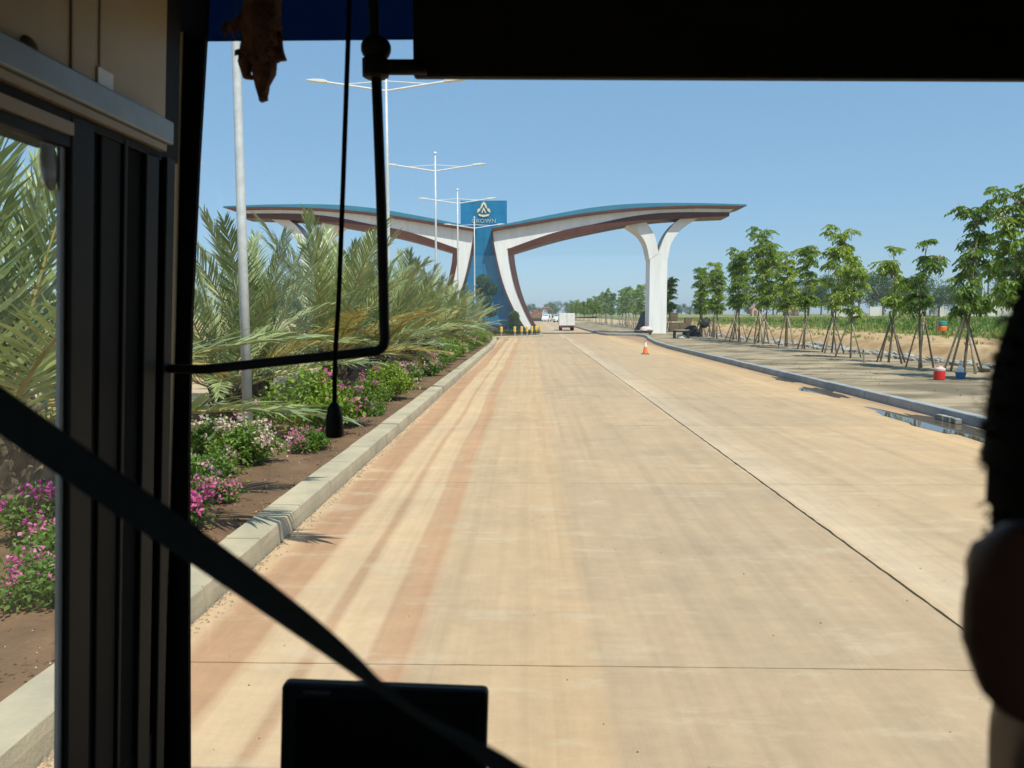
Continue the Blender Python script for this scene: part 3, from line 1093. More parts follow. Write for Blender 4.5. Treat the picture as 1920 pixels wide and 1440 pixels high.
# ------------------------------------------------------------------ date palms
def frond_mesh(seed, Lr, droop, mt):
    rng = np.random.default_rng(seed)
    n = 26
    t = np.linspace(0, 1, n)
    ang = -droop * t ** 1.5                                    # bends down along the length
    dx = np.cos(ang) * Lr / (n - 1)
    dz = np.sin(ang) * Lr / (n - 1)
    X = np.concatenate([[0], np.cumsum(dx[:-1])])
    Z = np.concatenate([[0], np.cumsum(dz[:-1])])
    side = 0.12 * rng.uniform(-1, 1) * Lr * t ** 2
    C = np.stack([X, side, Z], 1)
    m = MB()
    m.tube([tuple(c) for c in C[::3]] + [tuple(C[-1])], [0.026 * (1 - 0.88 * q) for q in t[::3]] + [0.003], 5)
    nv_r, nf_r = len(m.v), len(m.f)
    K = 60
    tt = np.linspace(0.10, 0.995, K)
    P, D, N, Ln, W = [], [], [], [], []
    for s in (1, -1):
        for q in tt:
            q2 = min(1, max(0, q + rng.uniform(-0.006, 0.006)))
            c = np.array([np.interp(q2, t, C[:, k]) for k in range(3)])
            a = np.interp(q2, t, ang)
            T = np.array([math.cos(a), 0, math.sin(a)])
            U = np.array([-math.sin(a), 0, math.cos(a)])
            S = np.array([0, s, 0])
            fwd = math.radians(np.interp(q, [0, 0.3, 1], [64, 50, 24]) + rng.uniform(-5, 5))
            lift = math.radians(rng.choice([14, 24, 34]) + rng.uniform(-5, 5))
            lat = S * math.cos(lift) + U * math.sin(lift)
            d = T * math.cos(fwd) + lat * math.sin(fwd)
            d = d + np.array([0, 0, -0.12])
            P.append(c)
            D.append(d)
            N.append(U + rng.normal(size=3) * 0.35)
            Ln.append((0.17 + 0.42 * math.sin(math.pi * min(1, q * 0.82 + 0.14)) ** 0.8) * Lr / 2.9 * rng.uniform(0.85, 1.12))
            W.append(0.034 * rng.uniform(0.8, 1.15))
    v, f = leaves(P, D, N, Ln, W, seg2=True, droop=0.10)
    m.add(v, f)
    me = m.mesh('frond', M['rachis'])
    me.materials.append(mt)
    idx = [0] * nf_r + [1] * (len(me.polygons) - nf_r)
    me.polygons.foreach_set('material_index', idx)
    return me


FG = [frond_mesh(s, random.uniform(2.7, 3.2), d, M['frond']) for s, d in zip(range(20, 27), (0.25, 0.35, 0.45, 0.55, 0.65, 0.8, 0.4))]
FY = [frond_mesh(s, random.uniform(2.3, 2.8), d, M['frondy']) for s, d in zip(range(40, 43), (0.5, 0.8, 1.1))]


def palm_trunk_mesh(seed):
    rr = random.Random(seed)
    m = MB()
    H = 0.75
    m.tube([(0, 0, -0.1), (0, 0, 0.3), (0.02, 0, H), (0.02, 0, H + 0.25)], [0.20, 0.23, 0.22, 0.10], 12)
    for k in range(46):                                        # old leaf bases
        a = k * 2.4
        z = 0.05 + (H + 0.1) * k / 46
        r = 0.21
        b = Vector((math.cos(a) * r, math.sin(a) * r, z))
        e = b + Vector((math.cos(a) * 0.10, math.sin(a) * 0.10, rr.uniform(0.12, 0.24)))
        m.tube([b - Vector((math.cos(a), math.sin(a), 0)) * 0.05, b, e], [0.055, 0.05, 0.02], 5)
    return m.mesh('trunk', M['palmtrunk'])


PT = [palm_trunk_mesh(s) for s in range(3)]


def date_palm(loc, seed, label, size=1.0, nf=28, clear=None):
    rr = random.Random(seed)
    t = thing('date_palm', label, 'palm', loc, rr.uniform(0, 6.28), 'date palms along the median', size)
    link('trunk', PT[seed % 3], t)
    for k in range(nf):
        u = (k + 0.5) / nf
        el = R(86 - 74 * u ** 1.15 + rr.uniform(-9, 9))
        az = k * 2.39996 + rr.uniform(-0.25, 0.25)
        if u > 0.62 and rr.random() < 0.34:
            me = rr.choice(FY)
        else:
            me = FG[min(6, max(0, int(u * 6.2 + rr.uniform(-0.8, 0.8))))]
        s = rr.uniform(0.85, 1.08) * (0.8 if u < 0.1 else 1)
        if clear:
            wa = az + t.rotation_euler[2]
            dr = Vector((math.cos(wa) * math.cos(el), math.sin(wa) * math.cos(el), math.sin(el)))
            if any(clear(Vector(loc) + dr * q_ * s * size + Vector((0, 0, 0.85 - 0.05 * q_ * q_))) for q_ in (1.6, 2.0, 2.4, 2.8, 3.2)):
                continue
        o = link('frond', me, t, (0.10 * math.cos(az), 0.10 * math.sin(az), 0.86 - 0.3 * u), (rr.uniform(-0.3, 0.3), -el, az), s)
        o.rotation_mode = 'XYZ'
    return t


PALM = [(-5.2, 7.3, 1.10), (-6.4, 10.4, 0.62), (-5.7, 14.2, 0.86), (-6.2, 17.3, 0.98), (-5.3, 20.6, 1.05), (-5.9, 23.8, 1.05), (-5.2, 26.4, 0.98),
        (-5.9, 29.6, 1.02), (-5.3, 33.0, 1.05), (-5.7, 36.3, 0.98), (-5.2, 39.6, 1.0), (-5.6, 43.9, 0.95), (-5.0, 47.2, 0.95),
        (-5.5, 50.4, 0.9), (-4.9, 53.2, 0.88), (-5.5, 56.6, 0.86), (-4.9, 59.5, 0.84), (-5.3, 62.6, 0.82), (-4.7, 64.8, 0.72)]
for i, (x, y, s) in enumerate(PALM):
    date_palm((x, y, 0.06), 100 + i, ORD[i] + ' feathery date palm of the median row counted from the bus', s * 1.14, 25 if i < 8 else 22, clear=(lambda q: q.y > 0.5 and -0.44 < q.x / q.y < -0.25 and (q.z - 2.1) / q.y > 0.07) if i < 3 else None)


# ------------------------------------------------------------------ bougainvillea and low shrubs by the left kerb
def shrub_meshes(seed, n, rx, h, nfl):
    rng = np.random.default_rng(seed)
    # sprays: each a drooping shoot carrying leaves
    P, D, N = [], [], []
    FP, FD, FN = [], [], []
    st = MB()
    ns = 46
    for k in range(ns):
        a = rng.uniform(0, 6.28)
        r = rx * math.sqrt(rng.uniform(0.02, 1))
        top = np.array([r * math.cos(a), r * math.sin(a), h * (1 - 0.55 * (r / rx) ** 2) * rng.uniform(0.65, 1.1)])
        base = np.array([top[0] * 0.2, top[1] * 0.2, 0.02])
        mid = (base + top) / 2 + np.array([0, 0, h * 0.25])
        if k % 3 == 0:
            st.tube([tuple(base), tuple(mid), tuple(top)], [0.012, 0.008, 0.003], 4)
        m = n // ns
        t = rng.uniform(0.3, 1.0, m)[:, None]
        c = (1 - t) ** 2 * base + 2 * t * (1 - t) * mid + t * t * top
        P.append(c + rng.normal(size=(m, 3)) * 0.065)
        D.append(rdir(m, rng) + np.array([0, 0, 0.1]))
        N.append(rdir(m, rng) * 0.6 + np.array([0, 0, 1.0]))
        if rng.random() < nfl:
            q = rng.integers(14, 34)
            FP.append(top + rng.normal(size=(q, 3)) * 0.055 + np.array([0, 0, 0.03]))
            FD.append(rdir(q, rng) + np.array([0, 0, 0.4]))
            FN.append(rdir(q, rng))
    P, D, N = (np.concatenate(a) for a in (P, D, N))
    P[:, 2] = np.maximum(P[:, 2], 0.02)
    v, f = leaves(P, D, N, rng.uniform(0.045, 0.085, len(P)), rng.uniform(0.03, 0.05, len(P)))
    fol = MB().add(v, f)
    FP, FD, FN = (np.concatenate(a) for a in (FP, FD, FN))
    v, f = leaves(FP, FD, FN, rng.uniform(0.04, 0.07, len(FP)), rng.uniform(0.035, 0.055, len(FP)))
    fl = MB().add(v, f)
    return fol.mesh('foliage', M['bleaf_y'] if seed == 62 else M['bleaf']), fl, st.mesh('stems', M['bark'])


SH = []
for s, (n, rx, h, nf) in enumerate([(3000, 0.62, 0.50, 0.42), (3000, 0.55, 0.62, 0.34), (3600, 0.60, 0.85, 0.07), (2600, 0.70, 0.36, 0.38), (3400, 0.66, 0.72, 0.06), (2400, 0.5, 0.42, 0.28)]):
    fol, fl, st = shrub_meshes(60 + s, n, rx, h, nf)
    SH.append((fol, {k: fl.mesh('blossom', M[k]) for k in ('bpink', 'bmag', 'bpale')}, st))
CN = {'bpink': 'pink', 'bmag': 'magenta', 'bpale': 'pale pink'}


def shrub(x, y, v, colr, size, label, z=0.08):
    t = thing('bougainvillea_bush', label, 'bush', (x, y, z), random.uniform(0, 6.28), 'bushes beside the left kerb', size)
    fol, fl, st = SH[v]
    link('foliage', fol, t)
    link('blossom', fl[colr], t)
    link('stems', st, t)
    return t


NEAR = [(-3.35, 5.2, 3, 'bpink', 0.75), (-3.75, 5.95, 5, 'bpink', 0.8), (-4.3, 6.6, 1, 'bmag', 0.8), (-3.45, 6.9, 0, 'bpink', 0.85), (-4.35, 8.1, 5, 'bpale', 0.9),
        (-3.45, 8.05, 5, 'bpink', 0.65), (-3.95, 9.0, 3, 'bpale', 0.85), (-3.85, 10.3, 0, 'bpale', 1.0), (-4.5, 10.7, 0, 'bpale', 0.95),
        (-3.6, 12.3, 2, 'bpink', 1.3), (-3.25, 11.2, 5, 'bpink', 0.7), (-3.4, 13.8, 4, 'bpink', 1.0), (-3.1, 15.1, 5, 'bmag', 0.6), (-4.6, 13.0, 1, 'bpale', 0.8)]
for i, (x, y, v, c, s) in enumerate(NEAR):
    kindw = 'leafy yellow-green' if v == 2 else 'leafy dark green' if v == 4 else CN[c] + ' flowering'
    shrub(x, y, v, c, s, ORD[i] + ' bush beside the left kerb from the bus, ' + kindw)
yy = 16.5
i = len(NEAR)
while yy < 65:
    v = random.choice([2, 4, 2, 4, 5, 1, 2, 4])
    c = random.choice(['bpink', 'bpale', 'bpale', 'bpink', 'bmag'])
    shrub(-3.45 + random.uniform(-0.25, 0.2) - (0.5 if yy > 60 else 0), yy, v, c, random.uniform(0.8, 1.15), 'low green bush in the distant hedge row along the left kerb')
    yy += random.uniform(1.15, 1.7)
    i += 1


# small loose clods, fallen petals and gravel on the bed and in the gutter
def scatter_chips(name, n, fx, fy, fz, smin, smax, material, label, cat):
    P = np.stack([fx(n), fy(n)], 1)
    m = MB()
    for (x, y) in P:
        s = random.uniform(smin, smax)
        z = fz(x, y)
        q = [Vector((random.uniform(-1, 1), random.uniform(-1, 1), random.uniform(0, 0.8))).normalized() * s * random.uniform(0.7, 1.2) for _ in range(5)]
        b = Vector((x, y, z))
        m.add([b + Vector((s, 0, -0.2 * s)), b + Vector((-0.5 * s, 0.86 * s, -0.2 * s)), b + Vector((-0.5 * s, -0.86 * s, -0.2 * s)), b + Vector((q[0].x * 0.3, q[0].y * 0.3, s * random.uniform(0.5, 1.0)))],
              [(0, 1, 3), (1, 2, 3), (2, 0, 3)])
    o = m.build(name, material, fix=False)
    return tag(o, label, cat, kind='stuff')


U = RNG.uniform
scatter_chips('soil_clods', 2600, lambda n: -2.65 - 2.2 * U(0, 1, n) ** 1.4, lambda n: 3 + 40 * U(0, 1, n) ** 1.7, lambda x, y: 0.095, 0.006, 0.028, M['soil'], 'small clods of earth scattered over the planting bed', 'soil')
scatter_chips('fallen_petals', 200, lambda n: -2.62 - 1.6 * U(0, 1, n), lambda n: 3 + 16 * U(0, 1, n) ** 1.3, lambda x, y: 0.10, 0.004, 0.011, M['bpale'], 'pale fallen petals scattered on the brown soil', 'petals')
scatter_chips('gutter_gravel', 2600, lambda n: -2.295 + np.abs(RNG.normal(0, 0.055, n)), lambda n: 3 + 45 * U(0, 1, n) ** 1.6, lambda x, y: 0.002, 0.004, 0.019, M['grit'], 'fine gravel gathered in the gutter below the left kerb', 'gravel')
scatter_chips('road_grit', 260, lambda n: U(-2, 8, n), lambda n: 3.4 + 30 * U(0, 1, n) ** 1.8, lambda x, y: 0.001, 0.003, 0.010, M['joint'], 'small dark specks of grit lying on the concrete', 'grit')


# ------------------------------------------------------------------ staked young trees
def young_tree_mesh(seed, H, dense=1.0, blossom=0.4):
    rng = np.random.default_rng(seed)
    wood = MB()
    bend = rng.uniform(-0.15, 0.15, 2)
    tr = lambda t: np.array([bend[0] * math.sin(3 * t), bend[1] * math.sin(2.4 * t), H * 0.86 * t])
    wood.tube([tuple(tr(t)) for t in np.linspace(-0.03, 1, 9)], list(np.linspace(0.048, 0.012, 9)), 8)
    P, D, N, Ln = [], [], [], []
    B = []
    nb = int(23 * dense)
    for k in range(nb):
        t = rng.uniform(0.40, 1.0)
        b0 = tr(t)
        az = k * 2.4 + rng.uniform(-0.5, 0.5)
        up = rng.uniform(0.1, 0.9) + (0.5 if t > 0.9 else 0)
        ln = rng.uniform(0.22, 0.62) * (1.05 - 0.45 * abs(t - 0.72)) * H / 5.0
        d = np.array([math.cos(az), math.sin(az), up])
        d /= np.linalg.norm(d)
        pts = []
        c = b0.copy()
        for q in range(7):
            pts.append(c.copy())
            c = c + d * ln / 6
            d = d + np.array([0, 0, -0.13])
            d /= np.linalg.norm(d)
        wood.tube([tuple(p) for p in pts], list(np.linspace(0.018, 0.004, 7)), 4)
        # hanging leafy twigs with two ranks of long leaves
        for q in range(2, 7):
            for w in range(2 if q < 6 else 3):
                tw = pts[q] + rng.normal(size=3) * 0.03
                a2 = rng.uniform(0, 6.28)
                td = np.array([math.cos(a2) * 0.9, math.sin(a2) * 0.9, rng.uniform(-0.4, 0.5)]) + d * 0.5
                td /= np.linalg.norm(td)
                tl = rng.uniform(0.16, 0.40)
                m = 11
                for j in range(m):
                    u = (j + 1) / m
                    td2 = td + np.array([0, 0, -0.9 * u])
                    pp = tw + td * tl * u + np.array([0, 0, -0.45 * tl * u * u])
                    sd = np.cross(td2, [0, 0, 1.0])
                    sd /= np.linalg.norm(sd) + 1e-6
                    s = 1 if j % 2 else -1
                    P.append(pp)
                    D.append(sd * s * 0.9 + td2 * 0.45 + np.array([0, 0, -0.45]) + rng.normal(size=3) * 0.15)
                    N.append(np.array([0, 0, 1.0]) + rng.normal(size=3) * 0.3)
                    Ln.append(rng.uniform(0.10, 0.20))
        if rng.random() < blossom and t > 0.6:
            B.append(pts[-1])
    Ln = np.array(Ln)
    v, f = leaves(P, D, N, Ln, Ln * 0.46, fold=0.18, droop=0.18)
    crown = MB().add(v, f).mesh('crown', M['tleaf'])
    bl = None
    if B:
        q = np.repeat(np.array(B), 22, 0) + rng.normal(size=(22 * len(B), 3)) * 0.09
        v, f = leaves(q, rdir(len(q), rng), rdir(len(q), rng), 0.05, 0.045)
        bl = MB().add(v, f).mesh('blossom', M['bloss'])
    return wood.mesh('trunk', M['bark'], True), crown, bl


YT = [young_tree_mesh(200 + s, H, d, b) for s, (H, d, b) in enumerate([(5.6, 1.35, 0.6), (5.1, 0.8, 0.1), (5.3, 0.95, 0.0), (5.7, 1.35, 0.3), (6.2, 1.5, 0.2), (6.8, 1.8, 0.1)])]
ST = []
for s in range(4):
    rr = random.Random(s)
    h = rr.uniform(1.75, 2.2)
    ST.append([MB().tube([(0.66, 0, -0.06), (0.31 + rr.uniform(-0.02, 0.02), 0.01, h * 0.5), (-0.05, 0, h)], [0.038, 0.035, 0.028], 6).mesh('stake', M[k], True) for k in ('stake', 'stake_d')])


def young_tree(x, y, v, size, label, nst=4, z=0.15, tilt=0.0, group='staked young trees along the verge'):
    t = thing('young_tree', label, 'tree', (x, y, z), random.uniform(0, 6.28), group, size)
    t.rotation_euler[0] = tilt
    w, c, b = YT[v]
    link('trunk', w, t)
    link('crown', c, t)
    if b:
        link('blossom', b, t)
    a0 = random.uniform(0, 6.28)
    for k in range(nst):
        o = link('stake', ST[(k + v) % 4][0 if random.random() < 0.45 else 1], t, (0, 0, 0), (0, 0, a0 + k * 6.283 / nst + random.uniform(-0.4, 0.4)))
        o.scale = (random.uniform(0.75, 1.15), 1, random.uniform(0.75, 1.1))
    return t


ROW = [(14.0, 22.4, 3, 1.03), (14.45, 25.9, 0, 1.0), (14.1, 28.0, 1, 1.0), (14.4, 31.2, 1, 0.98), (14.2, 34.4, 2, 1.0), (15.0, 38.6, 5, 0.9), (15.2, 43.0, 4, 1.05),
       (15.2, 45.9, 3, 0.95), (14.9, 49.5, 5, 1.02), (15.3, 52.0, 5, 1.16), (14.8, 55.0, 4, 1.1), (15.1, 57.6, 5, 1.05), (14.6, 60.5, 4, 1.0), (15.1, 63.5, 3, 1.05),
       (14.7, 66.5, 5, 0.92), (15.2, 69.5, 4, 0.95)]
for i, (x, y, v, s) in enumerate(ROW):
    young_tree(x, y, v, s * 1.06 * (1.0, 1.03, 0.97, 1.0, 0.9, 1.08, 0.93, 1.1)[i % 8], ORD[i] + ' staked young tree along the right verge counted from the bus', (4, 4, 3, 4, 2, 4, 3, 4)[i % 8], tilt=random.uniform(-0.05, 0.05))
yy = 82.0
i = 0
while yy < 300:
    young_tree(14.6 + random.uniform(-0.5, 0.5), yy, random.choice([3, 4, 5, 4]), random.uniform(0.85, 1.1), 'small staked tree in the far row beyond the gateway on the right', 3 if yy < 130 else 0, group='far row of young trees beyond the gateway')
    yy += random.uniform(3.0, 4.2) * (1 if yy < 160 else 1.6)
yy = 110.0
while yy < 300:
    young_tree(-5 + random.uniform(-0.5, 0.5), yy, random.choice([3, 4, 5]), random.uniform(0.7, 0.9), 'small tree in the median beyond the gateway', 0, group='trees in the median beyond the gateway')
    yy += random.uniform(7, 10)
# fallen prop lying before the fifth tree
pr = MB().tube([(13.3, 30.9, 0.17), (13.55, 31.6, 0.62)], [0.035, 0.03], 6).tube([(13.55, 31.6, 0.62), (13.9, 32.3, 0.17)], [0.03, 0.03], 6)
tag(pr.build('wooden_prop', M['stake_d']), 'short dark wooden prop forming an inverted V on the verge', 'prop')


# ------------------------------------------------------------------ rubble, bank weeds, field grass
def rock_mesh(seed):
    bm = bmesh.new()
    bmesh.ops.create_icosphere(bm, subdivisions=1, radius=1)
    rr = random.Random(seed)
    for v in bm.verts:
        v.co *= rr.uniform(0.65, 1.1)
        v.co.z *= 0.65
    me = bpy.data.meshes.new('stone')
    bm.to_mesh(me)
    bm.free()
    me.materials.append(M['rock'])
    return me


RM = [rock_mesh(s) for s in range(6)]
big = MB()
for k in range(700):
    y = random.uniform(14, 74)
    x = 16.75 + random.gauss(0, 0.5) + 0.3 * math.sin(y * 0.7)
    s = random.choice([0.05, 0.07, 0.10, 0.14, 0.20, 0.26]) * random.uniform(0.8, 1.3)
    me = RM[k % 6]
    a = random.uniform(0, 6.28)
    ca, sa = math.cos(a), math.sin(a)
    big.add([(x + s * (v.co.x * ca - v.co.y * sa), y + s * (v.co.x * sa + v.co.y * ca), 0.16 + 0.05 * random.random() + s * v.co.z) for v in me.vertices],
            [tuple(p.vertices) for p in me.polygons])
tag(big.build('rubble', M['rock'], fix=False), 'grey broken stone and rubble strewn behind the tree row', 'rubble', kind='stuff')
for k, (px, py, s, lb) in enumerate([(1535, 652, 0.42, 'largest grey concrete lump on the rubble strip'), (1675, 661, 0.30, 'grey stone on the rubble strip close to the fourth staked tree'),
                                     (1562, 655, 0.30, 'pale broken block on the rubble strip, left of a taller block'), (1573, 655, 0.36, 'tall dark-sided block on the rubble strip'),
                                     (1845, 697, 0.26, 'grey stone beside the blue bucket at the edge of view')]):
    p = atZ(px, py, 0.15)
    o = link('stone', RM[k], None, (p.x, p.y, 0.15 + s * 0.35), (0.1, 0.2, k * 1.3), s)
    tag(o, lb, 'stone', 'stones on the rubble strip')


def blades(name, n, fx, fy, fz, h, w, material, label, per=4):
    X, Y = fx(n), fy(n)
    Z = np.array([fz(a, b) for a, b in zip(X, Y)])
    P = np.repeat(np.stack([X, Y, Z], 1), per, 0) + RNG.normal(size=(n * per, 3)) * np.array([h * 0.25, h * 0.25, 0])
    D = RNG.normal(size=(n * per, 3)) * 0.35 + np.array([0, 0, 1])
    N = RNG.normal(size=(n * per, 3)) * np.array([1, 1, 0.1])
    v, f = leaves(P, D, N, h * U(0.5, 1.2, n * per), w, fold=0.1, droop=0.1)
    return tag(MB().add(v, f).build(name, material, fix=False), label, 'grass', kind='stuff')


blades('field_grass', 11000, lambda n: 28.8 + 70 * U(0, 1, n) ** 1.5, lambda n: 20 + 160 * U(0, 1, n) ** 1.2, lambda x, y: field_z(x, y) - 0.05, 0.42, 0.16, M['grass'], 'rough green grass covering the field behind the earth bank', 3)
blades('field_weed_clumps', 900, lambda n: 29 + 45 * U(0, 1, n) + 1.5 * np.sin(np.arange(n)), lambda n: np.round(U(30, 120, n) / 7) * 7 + RNG.normal(0, 0.9, n), lambda x, y: field_z(x, y), 0.6, 0.12, M['bleaf'], 'bright green weed clumps standing in the field grass', 7)
blades('bank_weeds', 260, lambda n: U(18.5, 29, n), lambda n: U(20, 110, n), lambda x, y: bank_z(x, y), 0.28, 0.06, M['grass'], 'sparse weeds growing on the tan earth bank', 6)
blades('verge_weeds', 260, lambda n: U(9.2, 16.8, n), lambda n: U(12, 74, n), lambda x, y: 0.15, 0.05, 0.012, M['grass'], 'thin low weeds on the dried mud verge', 6)

# ------------------------------------------------------------------ small things on the right
# traffic cone
p = atZ(1210, 664, 0.0)
t = thing('traffic_cone', 'orange traffic cone with white upper sleeve standing on the concrete road', 'traffic cone', (p.x, p.y, 0.002))
MB().box(-0.19, 0.19, -0.19, 0.19, 0, 0.03).build('base', M['black'], t, bevel=0.01)
MB().lathe([(0.145, 0.03), (0.13, 0.08), (0.082, 0.38)], 20).build('cone', M['orange'], t, smooth=False)
MB().lathe([(0.0825, 0.378), (0.05, 0.62)], 20).build('sleeve', M['conewhite'], t)
MB().lathe([(0.0502, 0.618), (0.036, 0.72), (0.030, 0.73)], 16).build('tip', M['orange'], t)

p = atZ(1761, 711, 0.17)
t = thing('water_jug', 'red drinks cooler with pale lid standing on the verge', 'cooler', (p.x, p.y, 0.15))
MB().lathe([(0.14, 0), (0.155, 0.02), (0.155, 0.26), (0.15, 0.28)], 18).build('body', M['red'], t, smooth=False)
MB().lathe([(0.152, 0.275), (0.158, 0.29), (0.155, 0.34), (0.07, 0.38), (0.06, 0.42)], 18).build('lid', M['sack'], t)
MB().tube([(-0.15, 0, 0.28), (-0.1, 0, 0.40), (0.1, 0, 0.40), (0.15, 0, 0.28)], 0.01, 5).build('handle', M['red'], t)
p = atZ(1801, 709, 0.17)
t = thing('bucket', 'blue plastic tub under the staked tree', 'bucket', (p.x, p.y, 0.15))
MB().lathe([(0.11, 0.0), (0.15, 0.17), (0.165, 0.175), (0.165, 0.19), (0.14, 0.19), (0.10, 0.02)], 18).build('tub', M['bluep'], t)
t = thing('white_container', 'white plastic bottle standing beside the blue tub', 'bottle', (p.x + 0.12, p.y + 0.25, 0.15))
MB().lathe([(0.09, 0), (0.10, 0.02), (0.10, 0.30), (0.04, 0.38), (0.04, 0.42)], 14).build('bottle_body', M['conewhite'], t)
MB().lathe([(0.045, 0.42), (0.045, 0.45)], 12).build('cap', M['bluep'], t)

# bin on a post in the field
p = atY(1766, 634, 54)
zf = field_z(p.x, 54)
t = thing('field_bin', 'orange bin with teal lid hung on a dark post in the green field', 'bin', (p.x, 54, zf))
MB().tube([(-0.36, 0, -0.1), (-0.36, 0, 1.05)], 0.06, 8).build('post', M['stake_d'], t)
MB().lathe([(0.22, 0.30), (0.27, 0.36), (0.28, 0.60), (0.24, 0.66)], 16).build('body', M['orange'], t)
MB().lathe([(0.24, 0.70), (0.27, 0.74), (0.27, 0.98), (0.2, 1.02)], 16).build('lid', M['tealp'], t)
MB().box(-0.36, 0.0, -0.02, 0.02, 0.66, 0.70).build('bracket', M['steel'], t)

def lump(rx, ry, rz, amp, seed, sharp=1.0):
    b = MB().ball((0, 0, 0), 1, 1, 1, 30, 20)
    rr = random.Random(seed)
    ws = [(Vector((rr.uniform(-1, 1), rr.uniform(-1, 1), rr.uniform(-1, 1))).normalized() * rr.uniform(2, 9), rr.uniform(0, 6.28)) for _ in range(12)]

    def fn(q):
        d = sum(abs(math.sin(w.dot(q) + p)) - 0.6 for w, p in ws) / 12.0
        q = q * (1 + amp * d * 3)
        if q.z < 0:
            q.z *= 0.25
        k = 1.0 - (1 - sharp) * max(0, q.z)
        return Vector((q.x * rx * k, q.y * ry * k, q.z * rz + 0.1 * rz))
    return b.warp(fn)


# work clutter round the right gate column
p = atZ(1283, 634, 0.16)
t = thing('work_cart', 'low dark work table with pale top by the gate column', 'table', (p.x, p.y, 0.15))
MB().box(-0.85, 0.35, -0.35, 0.35, 0.62, 0.68).build('top', M['rock'], t)
for sx in (-0.78, 0.28):
    for sy in (-0.28, 0.28):
        MB().box(sx - 0.05, sx + 0.05, sy - 0.05, sy + 0.05, 0, 0.62).build('leg', M['darkmetal'], t)
MB().box(-0.8, 0.3, -0.33, -0.27, 0.50, 0.60).build('rail', M['darkmetal'], t)
t = link('cement_bag', lump(0.36, 0.26, 0.26, 0.25, 3).mesh('cement_bag', M['conewhite'], True), None, (p.x - 0.2, p.y + 0.1, 0.16))
tag(t, 'white bag lying under the low dark work table', 'bag')
p = atZ(1212, 627, 0.16)
m = lump(0.62, 0.4, 0.36, 0.3, 5)
t = link('pink_sack', m.mesh('pink_sack', M['sack'], True), None, (p.x, 72.5, 0.5))
tag(t, 'pale pink sack on a hand barrow left of the gate column', 'sack')
b = thing('hand_barrow', 'dark hand barrow carrying the pale pink sack', 'barrow', (p.x, 72.5, 0.16))
MB().strip([(-0.6, 0.38), (0.6, 0.38)], [(-0.4, 0.14), (0.45, 0.14)], -0.35, 0.35).build('tray', M['darkmetal'], b)
MB().tube([(0.35, -0.06, 0.13), (0.35, 0.06, 0.13)], 0.14, 12).build('wheel', M['tyre'], b)
for sy in (-0.3, 0.3):
    MB().tube([(-1.1, sy, 0.4), (-0.5, sy, 0.3), (0.35, sy * 0.3, 0.14)], 0.025, 6).build('handle', M['steel'], b)
p = atY(1211, 600, 79.5)
m = lump(0.95, 0.7, 2.0, 0.35, 8, 0.45)
t = link('tarpaulin_heap', m.mesh('tarpaulin_heap', M['tarp'], True), None, (p.x, 80.3, 0.16))
tag(t, 'tall heap under a black tarpaulin behind the right gate column', 'tarpaulin')
rr = random.Random(3)
for k, (px, w, h, z, lb) in enumerate([(1264, 1.0, 1.0, 0, 'leftmost tan timber crate stacked beside the gate column'), (1280, 0.7, 1.0, 0, 'tan timber crate standing right of the leftmost crate'),
                                       (1263, 0.8, 0.9, 1.1, 'tan crate perched on the leftmost crate by the column'), (1292, 0.8, 1.5, 0, 'tall tan crate at the right of the timber stack')]):
    p = atY(px, 600, 82)
    t = thing('timber_crate', lb, 'crate', (p.x, 82 + 0.1 * k, 0.16 + z))
    MB().box(-w / 2, w / 2, -0.4, 0.4, 0.06, h).build('crate_body', M['timber'], t, bevel=0.02)
    for q in range(3):
        MB().box(-w / 2 - 0.02, w / 2 + 0.02, -0.43, -0.405, 0.02 + q * (h - 0.12) / 2, 0.12 + q * (h - 0.12) / 2).build('batten', M['stake'], t)
# mixer drum (dark grey tilted drum on legs) and grey bundle among the trees
p = atY(1322, 605, 66)
t = thing('cement_mixer', 'dark grey cement mixer with tilted drum among the far trees', 'mixer', (p.x, 66, 0.16))
d = MB().lathe([(0.16, -0.42), (0.36, -0.26), (0.38, 0.06), (0.24, 0.42), (0.25, 0.46), (0.21, 0.46), (0.20, 0.40), (0.3, 0.0)], 18)
rot = Matrix.Rotation(R(38), 4, 'Y')
d.warp(lambda q: rot @ q + Vector((0, 0, 1.15)))
d.build('drum', M['darkmetal'], t, smooth=False)
for sx in (-0.5, 0.5):
    MB().tube([(sx, -0.4, 0), (sx * 0.6, 0, 1.1), (sx, 0.4, 0)], 0.04, 6).build('frame', M['darkmetal'], t)
MB().tube([(-0.6, -0.05, 0.2), (-0.6, 0.05, 0.2)], 0.2, 14).build('wheel', M['tyre'], t)
p = atY(1298, 610, 68)
t = link('tarped_pile', lump(0.8, 0.6, 0.75, 0.4, 11, 0.7).mesh('tarped_pile', M['darkmetal'], True), None, (p.x, 68, 0.16))
tag(t, 'low grey covered pile left of the cement mixer', 'pile')

# broken kerb bits lying in the puddle
p = atZ(1745, 790, 0.0)
for k in range(3):
    o = MB().box(-0.11, 0.11, -0.06, 0.06, 0, 0.10).build('concrete_block', M['rock'], None, bevel=0.012, loc=(8.16, p.y - 0.32 + 0.27 * k, 0.004))
    o.rotation_euler[2] = 1.45 + 0.12 * k
    tag(o, ('left', 'middle', 'right')[k] + ' one of three small concrete blocks in the puddle by the kerb', 'block', 'blocks in the puddle')


# ------------------------------------------------------------------ vehicles and buildings far off
def wheel(t, x, y, r, w=0.2):
    wo = MB().tube([(x - w / 2, y, r), (x + w / 2, y, r)], r, 16).build('wheel', M['tyre'], t)
    MB().tube([(x - w / 2 - 0.01, y, r), (x + w / 2 + 0.01, y, r)], r * 0.5, 12).build('rim', M['steel'], wo)


